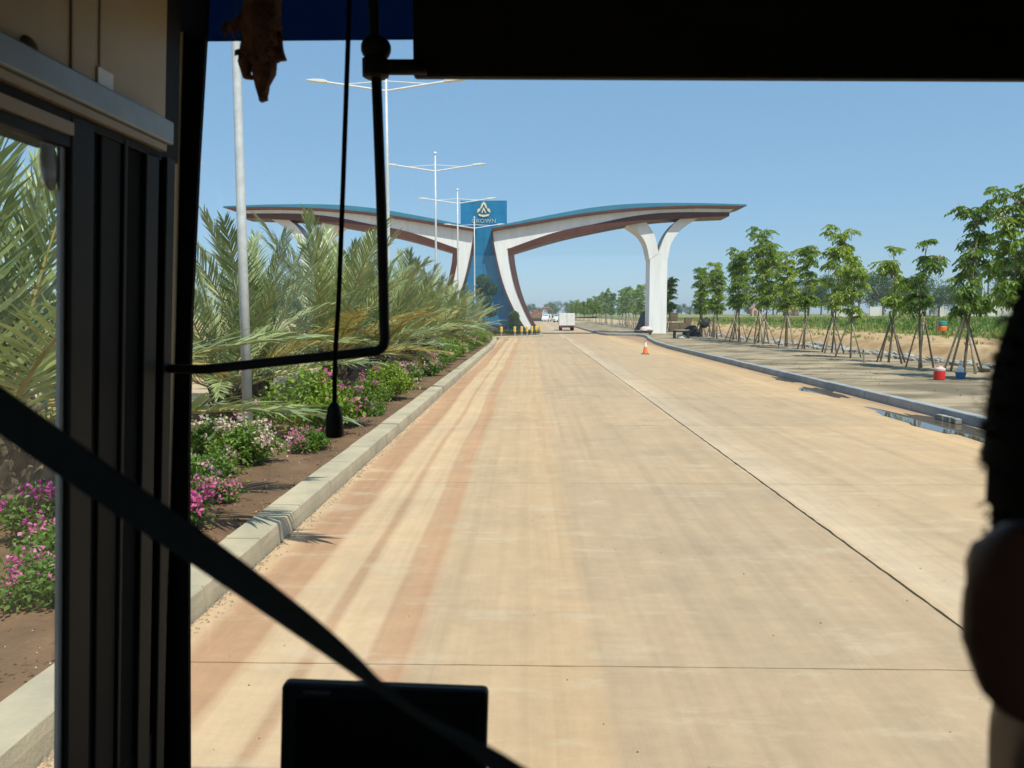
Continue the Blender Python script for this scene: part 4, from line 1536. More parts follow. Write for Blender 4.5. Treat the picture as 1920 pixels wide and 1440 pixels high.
p = atZ(1063, 620, 0.0)
t = thing('box_truck', 'small white box truck driving away beyond the gateway', 'truck', (p.x, p.y, 0.0))
MB().box(-0.96, 0.96, 0.0, 3.4, 0.62, 2.15).build('cargo_box', M['vanwhite'], t, bevel=0.03)
MB().box(-0.80, 0.80, 3.45, 4.9, 0.5, 1.95).build('cab', M['vanwhite'], t, bevel=0.1)
MB().box(-0.70, 0.70, 0.1, 4.7, 0.40, 0.60).build('chassis', M['darkmetal'], t)
MB().box(-0.90, 0.90, -0.08, 0.02, 0.38, 0.60).build('rear_bumper', M['darkmetal'], t, bevel=0.02)
MB().box(-0.02, 0.02, -0.02, -0.004, 0.66, 2.10).build('door_seam', M['steel'], t)
for s in (-1, 1):
    MB().box(s * 0.78 - 0.09, s * 0.78 + 0.09, -0.10, -0.085, 0.44, 0.54).build('tail_light', M['red'], t)
    wheel(t, s * 0.72, 0.7, 0.36, 0.3)
    wheel(t, s * 0.72, 4.1, 0.36, 0.22)
    MB().box(s * 0.75 - 0.16, s * 0.75 + 0.16, 0.25, 0.27, 0.25, 0.62).build('mud_flap', M['tyre'], t)


def van(loc, rz, label):
    t = thing('van', label, 'van', loc, rz)
    MB().strip([(-2.3, 0.9), (-1.7, 1.05), (-1.1, 1.85), (0.5, 1.95), (2.3, 1.85)], [(-2.3, 0.35), (-1.7, 0.3), (-1.1, 0.3), (0.5, 0.3), (2.3, 0.35)], -0.85, 0.85).build('body', M['vanwhite'], t, bevel=0.06)
    for s in (-1, 1):
        MB().strip([(-1.15, 1.6), (-0.9, 1.72), (0.1, 1.78)], [(-1.35, 1.1), (-0.9, 1.1), (0.1, 1.1)], s * 0.855, s * 0.87).build('side_window', M['darkglass'], t)
        for x in (-1.4, 1.4):
            w = MB().tube([(x, s * 0.7, 0.33), (x, s * 0.88, 0.33)], 0.33, 14).build('wheel', M['tyre'], t)
    w = MB()
    w.add([(-1.62, -0.72, 1.14), (-1.62, 0.72, 1.14), (-1.16, 0.68, 1.78), (-1.16, -0.68, 1.78)], [(0, 1, 2, 3)])
    w.build('windscreen', M['darkglass'], t)
    return t


p = atZ(1040, 602, 0.0)
van((p.x + 0.6, 190, 0), R(35), 'white van parked far down the road left of the box truck')
p = atZ(1019, 600, 0.0)
van((p.x, 205, 0), R(75), 'white van standing before the rusty excavator far away')
p = atY(1012, 600, 215)
t = thing('excavator', 'rusty orange-brown excavator with arched boom far down the road', 'excavator', (p.x - 1.0, 215, 0), 0)
for s in (-1, 1):
    MB().strip([(-1.9, 0.5), (-1.6, 0.85), (1.6, 0.85), (1.9, 0.5)], [(-1.6, 0.05), (-1.3, 0.0), (1.3, 0.0), (1.6, 0.05)], s * 1.0 - 0.3, s * 1.0 + 0.3).build('track', M['darkmetal'], t)
MB().box(-1.7, 1.7, -1.3, 1.3, 0.95, 2.3).build('house', M['rust'], t, bevel=0.1)
MB().box(-0.9, 0.5, -1.35, -0.2, 2.2, 3.2).build('cab', M['rust'], t, bevel=0.08)
MB().tube([(1.0, 0, 1.9), (1.8, 0, 3.6), (3.0, 0, 3.7), (4.2, 0, 3.2)], [0.35, 0.35, 0.3, 0.22], 8).build('boom', M['rust'], t)
MB().tube([(4.2, 0, 3.3), (4.5, 0, 1.4)], [0.22, 0.16], 8).build('stick', M['rust'], t)
MB().strip([(4.1, 1.5), (4.8, 1.4)], [(4.0, 0.6), (4.4, 0.4)], -0.5, 0.5).build('bucket', M['darkmetal'], t)

# far white wall, orange hut, pole
for k, (xa, xb) in enumerate([(1565, 1610), (1632, 1652), (1718, 1726), (1745, 1772), (1805, 1905)]):
    D0 = 190 - 6 * k
    a, b = atY(xa, 585, D0), atY(xb, 584, D0)
    z0 = field_z(a.x, D0) - 0.3
    ztop = atY(xa, 575.5 if k else 580, D0).z
    t = thing('white_wall', ('long' if k == 4 else 'short') + ' white wall piece across the field, ' + ORD[k] + ' from the left', 'wall', (a.x, D0, z0), 0, 'white walls across the field')
    Lw = b.x - a.x
    npn = max(1, int(Lw / 3))
    for q in range(npn):
        MB().box(q * Lw / npn + 0.1, (q + 1) * Lw / npn - 0.1, 0, 0.18, 0, ztop - z0).build('wall_panel', M['farwall'], t)
    for q in range(npn + 1):
        MB().box(q * Lw / npn - 0.15, q * Lw / npn + 0.15, -0.06, 0.24, 0, ztop - z0 + 0.15).build('pier', M['farwall'], t)
p = atY(1490, 592, 225)
z0 = 1.0
for k, (px, w) in enumerate([(1416, 1.8), (1487, 3.2)]):
    p = atY(px, 592, 225)
    t = thing('orange_hut', ('narrow' if k == 0 else 'wider') + ' orange-pink hut across the field, seen between the staked trees', 'hut', (p.x, 225, z0))
    MB().box(-w / 2, w / 2, 0, 2.2, 0, 2.6).build('wall', mat('hut_wall', (0.66, 0.42, 0.30), None, 2, 0.9), t)
    MB().strip([(-w / 2 - 0.3, 2.6), (0, 3.5), (w / 2 + 0.3, 2.6)], [(-w / 2 - 0.3, 2.45), (0, 3.3), (w / 2 + 0.3, 2.45)], -0.3, 2.5).build('roof', M['rooftile'], t)
    MB().box(-0.4, 0.4, -0.03, -0.005, 0.1, 2.0).build('door', M['stake_d'], t)
p = atY(1841, 575, 180)
t = MB().tube([(0, 0, -0.3), (0, 0, 7.2)], [0.18, 0.12], 8).build('utility_pole', M['farwall'], None, loc=(p.x, 180, field_z(p.x, 180)))
tag(t, 'pale utility pole standing before the distant trees on the right', 'pole')


# ------------------------------------------------------------------ background trees
def far_tree_mesh(seed, H, rx, n, size):
    rng = np.random.default_rng(seed)
    cl = []
    for k in range(16):
        a = rng.uniform(0, 6.28)
        r = rx * math.sqrt(rng.uniform(0, 0.7))
        cl.append((np.array([r * math.cos(a), r * math.sin(a), H * rng.uniform(0.34, 0.86)]), rng.uniform(0.22, 0.42) * rx))
    P, N = [], []
    for c, r in cl:
        m = n // len(cl)
        d = rdir(m, rng)
        P.append(c + d * r * rng.uniform(0.45, 1.08, (m, 1)))
        N.append(d)
    P, N = np.concatenate(P), np.concatenate(N)
    v, f = leaves(P, rdir(len(P), rng) + np.array([0, 0, -0.3]), N + rdir(len(P), rng) * 0.5, rng.uniform(0.6, 1.3, len(P)) * size, size * 0.6)
    cr = MB().add(v, f).mesh('crown', M['fleaf'])
    w = MB().tube([(0, 0, -0.5), (0.1, 0, H * 0.3), (0, 0.1, H * 0.7)], [0.03 * H, 0.022 * H, 0.008 * H], 7)
    for c, r in cl[:7]:
        w.tube([(0.1, 0, H * 0.28), tuple((c + np.array([0, 0, H * 0.25])) / 2), tuple(c)], [0.014 * H, 0.010 * H, 0.004 * H], 5)
    return w.mesh('trunk', M['bark']), cr


FT = [far_tree_mesh(300 + s, 10, 4.2 + 0.5 * s, 2600, 0.42) for s in range(4)]


def sugar_palm_mesh(seed):
    rng = np.random.default_rng(seed)
    w = MB().tube([(0, 0, -0.5), (0.2, 0, 6), (0, 0.1, 12.5)], [0.28, 0.22, 0.2], 8).mesh('trunk', M['bark'])
    P, D, N, Ln = [], [], [], []
    for k in range(34):
        d = rdir(1, rng)[0]
        d[2] = d[2] * 0.9 + 0.1
        hub = np.array([0, 0, 12.6]) + d * 1.3
        s = np.cross(d, rdir(1, rng)[0])
        s /= np.linalg.norm(s)
        for j in np.linspace(-1.3, 1.3, 11):
            P.append(hub)
            D.append(d * math.cos(j) + s * math.sin(j))
            N.append(np.cross(d, s))
            Ln.append(rng.uniform(0.9, 1.2))
    v, f = leaves(P, D, N, Ln, 0.2)
    return w, MB().add(v, f).mesh('crown', M['fleaf'])


SP = [sugar_palm_mesh(s) for s in (1, 2)]


def far_tree(x, y, v, s, label, z=None, group='background trees', cat='tree'):
    t = thing('far_tree' if v < 10 else 'sugar_palm', label, cat, (x, y, z if z is not None else (field_z(x, y) if x > 24 and y < 330 else 0.0)), random.uniform(0, 6.28), group, s)
    w, c = FT[v] if v < 10 else SP[v - 10]
    link('trunk', w, t)
    link('crown', c, t)


k = 0
for (px, y, v, s) in [(1700, 175, 0, 0.95), (1655, 200, 1, 1.1), (1610, 215, 2, 1.1), (1560, 220, 3, 1.1), (1515, 225, 0, 1.1), (1760, 170, 1, 0.7), (1790, 165, 2, 0.55), (1735, 205, 3, 1.0),
                      (1470, 230, 1, 1.0), (1425, 235, 2, 1.0), (1385, 240, 3, 0.9), (1845, 200, 0, 0.8), (1885, 195, 1, 0.9), (1925, 190, 2, 0.9), (1960, 185, 3, 0.9), (1805, 210, 1, 0.85), (1590, 240, 0, 1.0), (1635, 245, 2, 0.9), (1680, 240, 3, 1.0), (1540, 250, 1, 0.9), (1495, 255, 0, 0.9), (1450, 260, 2, 0.9), (1720, 235, 1, 0.9)]:
    p = atY(px, 585, y)
    far_tree(p.x, y, v, s * 1.1, 'dark leafy tree, ' + ORD[k] + ' of the broad trees behind the field', group='broad trees behind the field')
    k += 1
for k, (px, y, s) in enumerate([(1822, 185, 0.72), (1850, 205, 0.95), (1868, 200, 0.85), (1880, 180, 0.78), (1895, 205, 0.98), (1912, 190, 0.85), (1838, 215, 0.86)]):
    p = atY(px, 585, y)
    far_tree(p.x, y, 10 + k % 2, s * 1.05, ORD[k] + ' sugar palm with round crown behind the white wall', group='sugar palms behind the wall', cat='palm')
for k in range(26):
    y = random.uniform(330, 420)
    x = -14 + k * 4.6 + random.uniform(-2, 2)
    far_tree(x, y, k % 4, random.uniform(0.55, 0.9), 'small tree in the distant line at the end of the road', z=0.0, group='distant tree line at the road end')
for k in range(16):
    y = random.uniform(55, 200)
    far_tree(-24 - random.uniform(0, 14), y, k % 4, random.uniform(0.5, 0.75), 'leafy tree glimpsed behind the date palms on the far left', z=0.05, group='trees beyond the opposite road')


# ------------------------------------------------------------------ the bus we sit in
bus = thing('bus', 'dark bus cab around the viewer with pillar, rails and windscreen', 'bus', (0, 0, 0))
WX = -0.82


def lean(q):
    return Vector((q.x - (2.1 - q.z) * 0.060, q.y, q.z))


def yw(px):
    """where a pixel column meets the left wall"""
    return atX(px, 588, WX).y


def lwall(x0, x1, y0, y1, z0, z1):
    return MB().box(x0, x1, y0, y1, z0, z1).warp(lean)


yP = yw(120)
lwall(WX - 0.05, WX, -1.6, yw(303), 2.512, 3.0).build('upper_panel', M['cream'], bus)
lwall(WX + 0.001, WX + 0.004, yw(128), yw(132), 2.515, 2.99).build('panel_seam', M['creamseam'], bus)
lwall(WX + 0.001, WX + 0.003, yw(180), yw(182), 2.515, 2.99).build('panel_seam', M['creamseam'], bus)
a = atX(176, 140, WX + 0.004)
lwall(WX + 0.001, WX + 0.004, yw(176), yw(204), a.z - 0.045, a.z + 0.005).build('white_sticker', M['lampwhite'], bus)
a = atX(45, 92, WX + 0.02)
MB().ball((WX + 0.02, a.y, a.z), 0.02, 0.02, 0.022).build('panel_knob', M['stake_d'], bus, smooth=True)
MB().tube([(WX + 0.02, a.y, a.z), (WX + 0.03, a.y + 0.05, a.z - 0.02)], 0.009, 8).build('panel_catch', M['stake_d'], bus)
lwall(WX - 0.05, WX + 0.028, -1.6, yw(297), 2.462, 2.51).build('window_rail', M['alu'], bus, bevel=0.004)
lwall(WX - 0.05, WX + 0.020, -1.6, yw(290), 2.446, 2.460).build('rail_bead', M['tanrail'], bus)
lwall(WX - 0.05, WX + 0.010, -1.6, yw(290), 2.428, 2.444).build('window_track', M['darktrim'], bus)
lwall(WX - 0.05, WX + 0.016, -1.6, yP, 2.405, 2.426).build('window_track', M['tanrail'], bus)
lwall(WX - 0.05, WX + 0.010, -1.6, yP, 2.385, 2.403).build('window_track', M['olivetrim'], bus)
lwall(WX - 0.004, WX, -1.5, yP - 0.012, 1.13, 2.386).build('side_window', M['glass'], bus)
lwall(WX - 0.004, WX + 0.002, yP - 0.016, yP - 0.001, 1.13, 2.384).build('window_edge', M['alu'], bus)
a = atX(112, 262, WX + 0.01)
MB().ball((WX + 0.006, yP - 0.030, 2.352), 0.008, 0.022, 0.045).build('window_latch', mat('lilac_grey_latch', (0.30, 0.26, 0.27), None, 5, 0.5, coord='obj'), bus, smooth=True)
cv, cf = [], []  # cloth added beside the viewer, out of view, to darken the cab
nC = 90
for i in range(nC + 1):
    yy_ = -1.55 + 2.55 * i / nC
    xx_ = WX + 0.035 + 0.016 * math.sin(i * 1.05) + 0.006 * math.sin(i * 0.37)
    for zz_ in (1.05, 1.7, 2.45):
        cv.append(lean(Vector((xx_, yy_, zz_))))
for i in range(nC):
    for k in range(2):
        cf.append((i * 3 + k, i * 3 + 3 + k, i * 3 + 4 + k, i * 3 + 1 + k))
cur = MB().add(cv, cf).build('added_curtain', M['seat'], bus, smooth=True, fix=False)
sol = cur.modifiers.new('thickness', 'SOLIDIFY')
sol.thickness = 0.002
# pillar built of ribs of different depth
RX = 0.012
ribs = [(120, 163, 0.012, 'olivetrim'), (163, 181, 0.0, 'rubber'), (181, 219, 0.006, 'darktrim'), (219, 226, 0.012, 'olivetrim'), (226, 262, 0.0, 'rubber'),
        (262, 286, 0.010, 'olivetrim'), (286, 300, -0.004, 'rubber'), (300, 316, 0.010, 'olivetrim')]
for p0, p1, pr_, mk in ribs:
    lwall(WX - RX, WX + pr_, yw(p0), yw(p1) - 0.0005, 0.95, 2.44).build('pillar_rib', M[mk], bus, bevel=0.003)
lwall(WX - 0.06, WX - 0.002, yw(297) + 0.001, yw(330), 2.44, 3.0).build('pillar_head', M['darktrim'], bus)
edge = [(60, 328, 343, 386), (300, 323, 336, 372), (600, 317, 329, 358), (840, 309, 322, 353), (1150, 301, 312, 353), (1440, 292, 303, 354), (1700, 284, 294, 356)]
lp = MB()
for (py, a_, b_, c_) in edge:
    u_, w_ = atY(a_, py, 1.752), atY(b_ + 2, py, 1.834)
    lp.v += [tuple(u_), tuple(w_), tuple(w_ + Vector((-0.012, 0, 0))), tuple(u_ + Vector((-0.012, 0, 0)))]
for i in range(len(edge) - 1):
    for k in range(4):
        lp.f.append((i * 4 + k, i * 4 + (k + 1) % 4, i * 4 + 4 + (k + 1) % 4, i * 4 + 4 + k))
lp.build('pillar_lip', M['cream'], bus)
yS = 1.835
ex = [(-160, 340, 350, 396)] + edge + [(2000, 276, 284, 358)]
MB().strip([(atY(c_, py, yS).x, atY(c_, py, yS).z) for py, a_, b_, c_ in ex], [(atY(b_, py, yS).x - 0.03, atY(b_, py, yS).z) for py, a_, b_, c_ in ex], yS, yS + 0.014).build('windscreen_seal', M['rubber'], bus)
lwall(WX - 0.05, WX, -1.6, yw(316), 0.40, 1.129).build('side_wall', M['darktrim'], bus)
lwall(WX - 0.09, WX - 0.055, -1.6, yS + 0.05, 0.40, 0.98).build('outer_side_panel', M['busbody'], bus)
MB().box(-0.9, 1.34, -1.6, 1.87, 2.98, 3.02).build('roof_lining', M['ceiling'], bus)
MB().box(-0.92, 1.36, -1.6, 1.87, 3.022, 3.045).build('roof', M['busbody'], bus)
MB().box(-0.9, 1.34, 1.79, 1.852, 2.90, 2.978).build('windscreen_header', M['darktrim'], bus)
MB().box(1.30, 1.34, -1.6, 1.90, 0.40, 2.978).build('right_wall', M['darktrim'], bus)  # unseen side, windows left out to keep the cab dark
for q_ in ((-0.95, -0.45, 0.40, 3.02), (0.95, 1.34, 0.40, 3.02), (-0.45, 0.95, 0.40, 1.5), (-0.45, 0.95, 2.5, 3.02)):
    MB().box(q_[0], q_[1], -1.64, -1.602, q_[2], q_[3]).build('rear_partition', M['darktrim'], bus)
MB().box(-0.45, 0.95, -1.625, -1.620, 1.5, 2.5).build('added_rear_window', M['glass'], bus)  # unseen opening and pane added to let soft light into the cab
MB().box(-0.93, 1.30, -1.6, 1.25, 0.86, 0.90).build('floor', M['darktrim'], bus)
MB().box(-0.93, 1.34, 1.87, 1.92, 0.35, 0.72).build('front_panel', M['busbody'], bus)
MB().strip([(-0.90, 0.75), (1.29, 0.75)], [(-0.90, 0.701), (1.29, 0.701)], 1.25, 1.85).build('dashboard', M['black'], bus, bevel=0.02)
MB().box(-0.94, 1.29, 1.8875, 1.8925, 0.722, 2.899).build('windscreen', M['glass'], bus)
zf_ = atY(560, 76, 1.856).z
MB().box(-0.775, 1.29, 1.854, 1.858, zf_, 2.898).build('windscreen_film', M['film'], bus)
for sx in (-0.72, 1.12):
    for sy in (1.2, -1.2):
        MB().tube([(sx - 0.12, sy, 0.42), (sx + 0.12, sy, 0.42)], 0.42, 20).build('wheel', M['tyre'], bus)
# black sun visor on its rod, ball joint and clamp
v0, v1 = atY(775, 145, 1.62), atY(2350, 152, 1.62)
vis = MB().prism([(v0.x, v0.z), (v1.x, v1.z), (v1.x, 2.95), (v0.x, 2.95)], 1.615, 1.64)
vis.build('sun_visor', M['black'], bus, bevel=0.006)
a, b = atY(700, 126, 1.60), atY(800, 126, 1.605)
MB().tube([a, b], 0.0155, 12).build('visor_rod', M['black'], bus, smooth=True)
c = atY(705, 91, 1.60)
MB().ball(c, 0.031, 0.031, 0.026).build('ball_joint', M['black'], bus, smooth=True)
c = atY(704, 126, 1.60)
MB().lathe([(0.020, -0.022), (0.027, -0.018), (0.027, 0.014), (0.022, 0.018)], 14, c).build('clamp', M['black'], bus)


def spath(pts, n):
    """smooth 3D path"""
    P = [np.array(p, float) for p in pts]
    P = [2 * P[0] - P[1]] + P + [2 * P[-1] - P[-2]]
    out = []
    for i in range(1, len(P) - 2):
        for t in np.linspace(0, 1, n, endpoint=False):
            a, b, c, d = P[i - 1], P[i], P[i + 1], P[i + 2]
            out.append(0.5 * ((2 * b) + (-a + c) * t + (2 * a - 5 * b + 4 * c - d) * t * t + (-a + 3 * b - 3 * c + d) * t ** 3))
    out.append(P[-2])
    return [tuple(p) for p in out]


rail = [atY(316, 691, 1.735), atY(350, 692, 1.66), atY(400, 691, 1.62), atY(520, 678, 1.60), atY(680, 661, 1.60), atY(712, 655, 1.60), atY(721, 638, 1.60), atY(720, 600, 1.60),
        atY(716, 420, 1.60), atY(706, 150, 1.60), atY(700, 0, 1.60), atY(696, -120, 1.60)]
MB().tube(spath(rail, 5), 0.0105, 10).build('rail_bar', M['black'], bus, smooth=True)

# hanging microphone on its cable
t = thing('hanging_microphone', 'black handset hanging on a thin cable before the windscreen', 'microphone', atY(627, 790, 1.5))
o0 = Vector(t.location)
pth = [atY(656, -140, 1.5), atY(655, 0, 1.5), atY(649, 180, 1.5), atY(642, 380, 1.5), atY(635, 560, 1.5), atY(629, 660, 1.5), atY(627, 765, 1.5)]
MB().tube([Vector(q) - o0 for q in spath(pth, 5)], 0.0048, 8).build('cable', M['rubber'], t, smooth=True)
MB().lathe([(0.015, -0.032), (0.0185, -0.028), (0.017, 0.008), (0.012, 0.028), (0.0075, 0.037)], 14).build('handset', M['black'], t, smooth=True)

# brown dried ornament hanging in the windscreen
YO = 1.38
oo = atY(490, 60, YO)
t = thing('hanging_ornament', 'frayed brown dried ornament dangling at the top of the windscreen', 'ornament', oo)
S_ = YO / F


def op(px, py, dy=0.0):
    return atY(px, py, YO) - oo + Vector((0, dy, 0))


od = MB()
od.tube([op(492, -40), op(490, 0), op(494, 30, -0.01), op(490, 70), op(487, 105), op(488, 125)], [0.018, 0.034, 0.030, 0.035, 0.033, 0.016], 12)
od.tube([op(496, 90), op(494, 135), op(492, 165), op(494, 182), op(503, 187)], [0.022, 0.018, 0.011, 0.012, 0.005], 8)
od.tube([op(470, 85), op(462, 120), op(460, 142), op(472, 150)], [0.018, 0.013, 0.010, 0.004], 8)
od.tube([op(510, 70), op(521, 100), op(529, 116)], [0.016, 0.009, 0.008], 8)
od.tube([op(470, 40), op(440, 48), op(420, 52)], [0.016, 0.007, 0.003], 6)
od.warp(lambda q: q + Vector((0.004 * math.sin(q.z * 190 + q.x * 80), 0.004 * math.sin(q.z * 150), 0.003 * math.sin(q.x * 240))))
od.build('body', M['ornament'], t, smooth=True)
FPt = [op(max(460, min(522, random.gauss(490, 17))), random.uniform(-20, 112), random.uniform(-0.03, 0.02)) for _ in range(420)] + [op(random.uniform(415, 470), random.gauss(48, 6)) for _ in range(40)]
fd = rdir(len(FPt)) * 0.8 + np.array([0, 0, -0.9])
v, f = leaves([tuple(q) for q in FPt], fd, rdir(len(FPt)), U(0.008, 0.022, len(FPt)), U(0.004, 0.012, len(FPt)))
MB().add(v, f).build('fringe', M['ornament'], t, fix=False)
MB().tube([op(492, -40), op(492, -190)], 0.002, 6).build('string', M['rubber'], t)

# dark webbing strap crossing the view, twisted in its lower part
strap_pts = [(-420, 470, .66, 50), (-250, 590, .60, 48), (0, 770, .52, 45), (200, 912, .47, 41), (400, 1050, .43, 35), (560, 1166, .40, 27), (650, 1236, .38, 18), (715, 1290, .37, 8), (800, 1350, .355, 5),
             (880, 1396, .345, 12), (960, 1452, .33, 24), (1150, 1590, .31, 34), (1300, 1750, .30, 36)]
strap_pts = [(a, b, c, d * 0.84) for a, b, c, d in strap_pts]
sp = spath([(a, b, c) for a, b, c, d in strap_pts], 4)
sw = [p[0] for p in spath([(d, 0, 0) for a, b, c, d in strap_pts], 4)]
m = MB()
L1, L2 = [], []
for i, (px, py, Y) in enumerate(sp):
    c = atY(px, py, Y)
    q = sp[min(i + 1, len(sp) - 1)]
    q0 = sp[max(i - 1, 0)]
    tx, ty = q[0] - q0[0], q[1] - q0[1]
    ln = math.hypot(tx, ty)
    e = atY(px - ty / ln * 10, py + tx / ln * 10, Y) - c
    e.normalize()
    vw = (c - EYE).normalized()
    half = 0.0168
    cs = max(0.05, min(1.0, sw[i] * Y / F / half))
    wv = e * cs + vw * math.sqrt(max(0, 1 - cs * cs))
    nv = wv.cross((atY(q[0], q[1], q[2]) - atY(q0[0], q0[1], q0[2])).normalized()).normalized() * 0.0012
    L1.append((c + wv * half + nv, c - wv * half + nv, c - wv * half - nv, c + wv * half - nv))
vs = [p for r in L1 for p in r]
fs = []
for i in range(len(L1) - 1):
    for k in range(4):
        fs.append((i * 4 + k, i * 4 + (k + 1) % 4, (i + 1) * 4 + (k + 1) % 4, (i + 1) * 4 + k))
m.add(vs, fs)
tag(m.build('webbing_strap', M['strap'], smooth=False), 'dark webbing strap slung diagonally across the lower left view', 'strap')

# monitor on the dashboard
YM = 0.95
a, b = atY(513, 1291, YM), atY(907, 1306, YM)
t = thing('monitor', 'black flat monitor on the dashboard, upper part in view', 'monitor', (0.5 * (a.x + b.x), YM, a.z - 0.185))
w_ = b.x - a.x
h_ = 0.185
roll = math.atan2(b.z - a.z, w_)
t.rotation_euler = (R(-4), -roll, 0)
MB().box(-w_ / 2, w_ / 2, 0.0, 0.028, -0.01, h_ - 0.004).build('casing', M['black'], t, bevel=0.007)
MB().box(-w_ / 2 + 0.022, w_ / 2 - 0.016, -0.0025, -0.0005, 0.01, h_ - 0.022).build('screen', M['screen'], t)
MB().box(-w_ / 2 + 0.030, -w_ / 2 + 0.066, -0.002, -0.0005, h_ - 0.015, h_ - 0.010).build('faint_print', M['greyprint'], t)
MB().tube([(0, 0.03, 0.05), (0, 0.12, -0.15), (0, 0.40, -0.80)], [0.014, 0.014, 0.02], 10).build('stalk', M['black'], t)

# ------------------------------------------------------------------ the passenger seated ahead on the right
YE = 0.25
E = atY(1802, 1172, YE)
HC = Vector((E.x + 0.110, YE + 0.014, E.z + 0.022))      # middle of the head


def superell(c, rx, ry, rz, n=2.4, nu=24, nv=16, keep=None):
    vs, fs = [], []
    sg_ = lambda a, p: math.copysign(abs(a) ** p, a)
    e = 2.0 / n
    for i in range(nv + 1):
        ph = -math.pi / 2 + math.pi * i / nv
        for k in range(nu):
            a = 2 * math.pi * k / nu
            vs.append((c[0] + rx * sg_(math.cos(ph), e) * sg_(math.cos(a), e), c[1] + ry * sg_(math.cos(ph), e) * sg_(math.sin(a), e), c[2] + rz * sg_(math.sin(ph), e)))
    for i in range(nv):
        for k in range(nu):
            q = (i * nu + k, i * nu + (k + 1) % nu, (i + 1) * nu + (k + 1) % nu, (i + 1) * nu + k)
            if keep is None or keep([Vector(vs[j]) for j in q]):
                fs.append(q)
    return vs, fs


bd = MB()
hx, hy, hz = HC
bd.add(*superell((hx, hy, hz + 0.015), 0.068, 0.086, 0.105, 2.3))          # skull
bd.ball((hx, hy + 0.028, hz - 0.055), 0.058, 0.066, 0.066)                 # face and jaw
bd.ball((hx, hy + 0.060, hz - 0.092), 0.030, 0.030, 0.026)                 # chin
bd.tube([(hx, hy + 0.092, hz + 0.0), (hx, hy + 0.112, hz - 0.032), (hx, hy + 0.098, hz - 0.042)], [0.010, 0.015, 0.010], 8)   # nose
bd.tube([(hx - 0.022, hy + 0.088, hz - 0.068), (hx, hy + 0.097, hz - 0.066), (hx + 0.022, hy + 0.088, hz - 0.068)], [0.006, 0.009, 0.006], 8)
for s in (-1, 1):                                                           # brows, ears
    bd.tube([(hx + s * 0.014, hy + 0.093, hz + 0.020), (hx + s * 0.048, hy + 0.080, hz + 0.018)], 0.009, 8)
    ear = MB().ball((0, 0, 0), 0.0095, 0.022, 0.036, 14, 10)
    ear.warp(lambda q: Vector((q.x, q.y * (1.0 - 1.0 * q.z), q.z)))
    rim = MB()
    rp_ = []
    for k in range(15):
        a_ = R(-110) + R(270) * k / 14
        rp_.append((0.006, -math.sin(a_ + 1.57) * 0 - 0.021 * math.cos(a_) * (1 + 6 * 0.03 * math.sin(a_)), 0.031 * math.sin(a_)))
    rim.tube(rp_, 0.0050, 6)
    rz_ = Matrix.Rotation(R(38) * -s, 4, 'Z')
    for mm in (ear, rim):
        mm.warp(lambda q: rz_ @ q)
        mm.warp(lambda q: Vector((hx + s * 0.088 + q.x, hy - 0.014 + q.y, hz - 0.022 + q.z)))
        bd.add(mm.v, mm.f)
nz = hz - 0.11
bd.tube([(hx, hy + 0.004, hz - 0.03), (hx, hy + 0.018, hz - 0.09), (hx, hy + 0.006, hz - 0.17), (hx, hy - 0.025, hz - 0.24)], [0.064, 0.069, 0.071, 0.085], 16)
sh_z = hz - 0.27
tor = [(hx, hy - 0.05, sh_z + 0.03), (hx, hy - 0.05, sh_z - 0.06), (hx, hy - 0.06, sh_z - 0.22), (hx, hy - 0.07, sh_z - 0.38), (hx, hy - 0.06, sh_z - 0.52)]
tb = MB().tube([(0, q[1], q[2]) for q in tor], [0.10, 0.135, 0.135, 0.125, 0.14], 20)
tb.warp(lambda q: Vector((hx + q.x * 1.35, q.y, q.z)))
bd.add(tb.v, tb.f)
limb = []
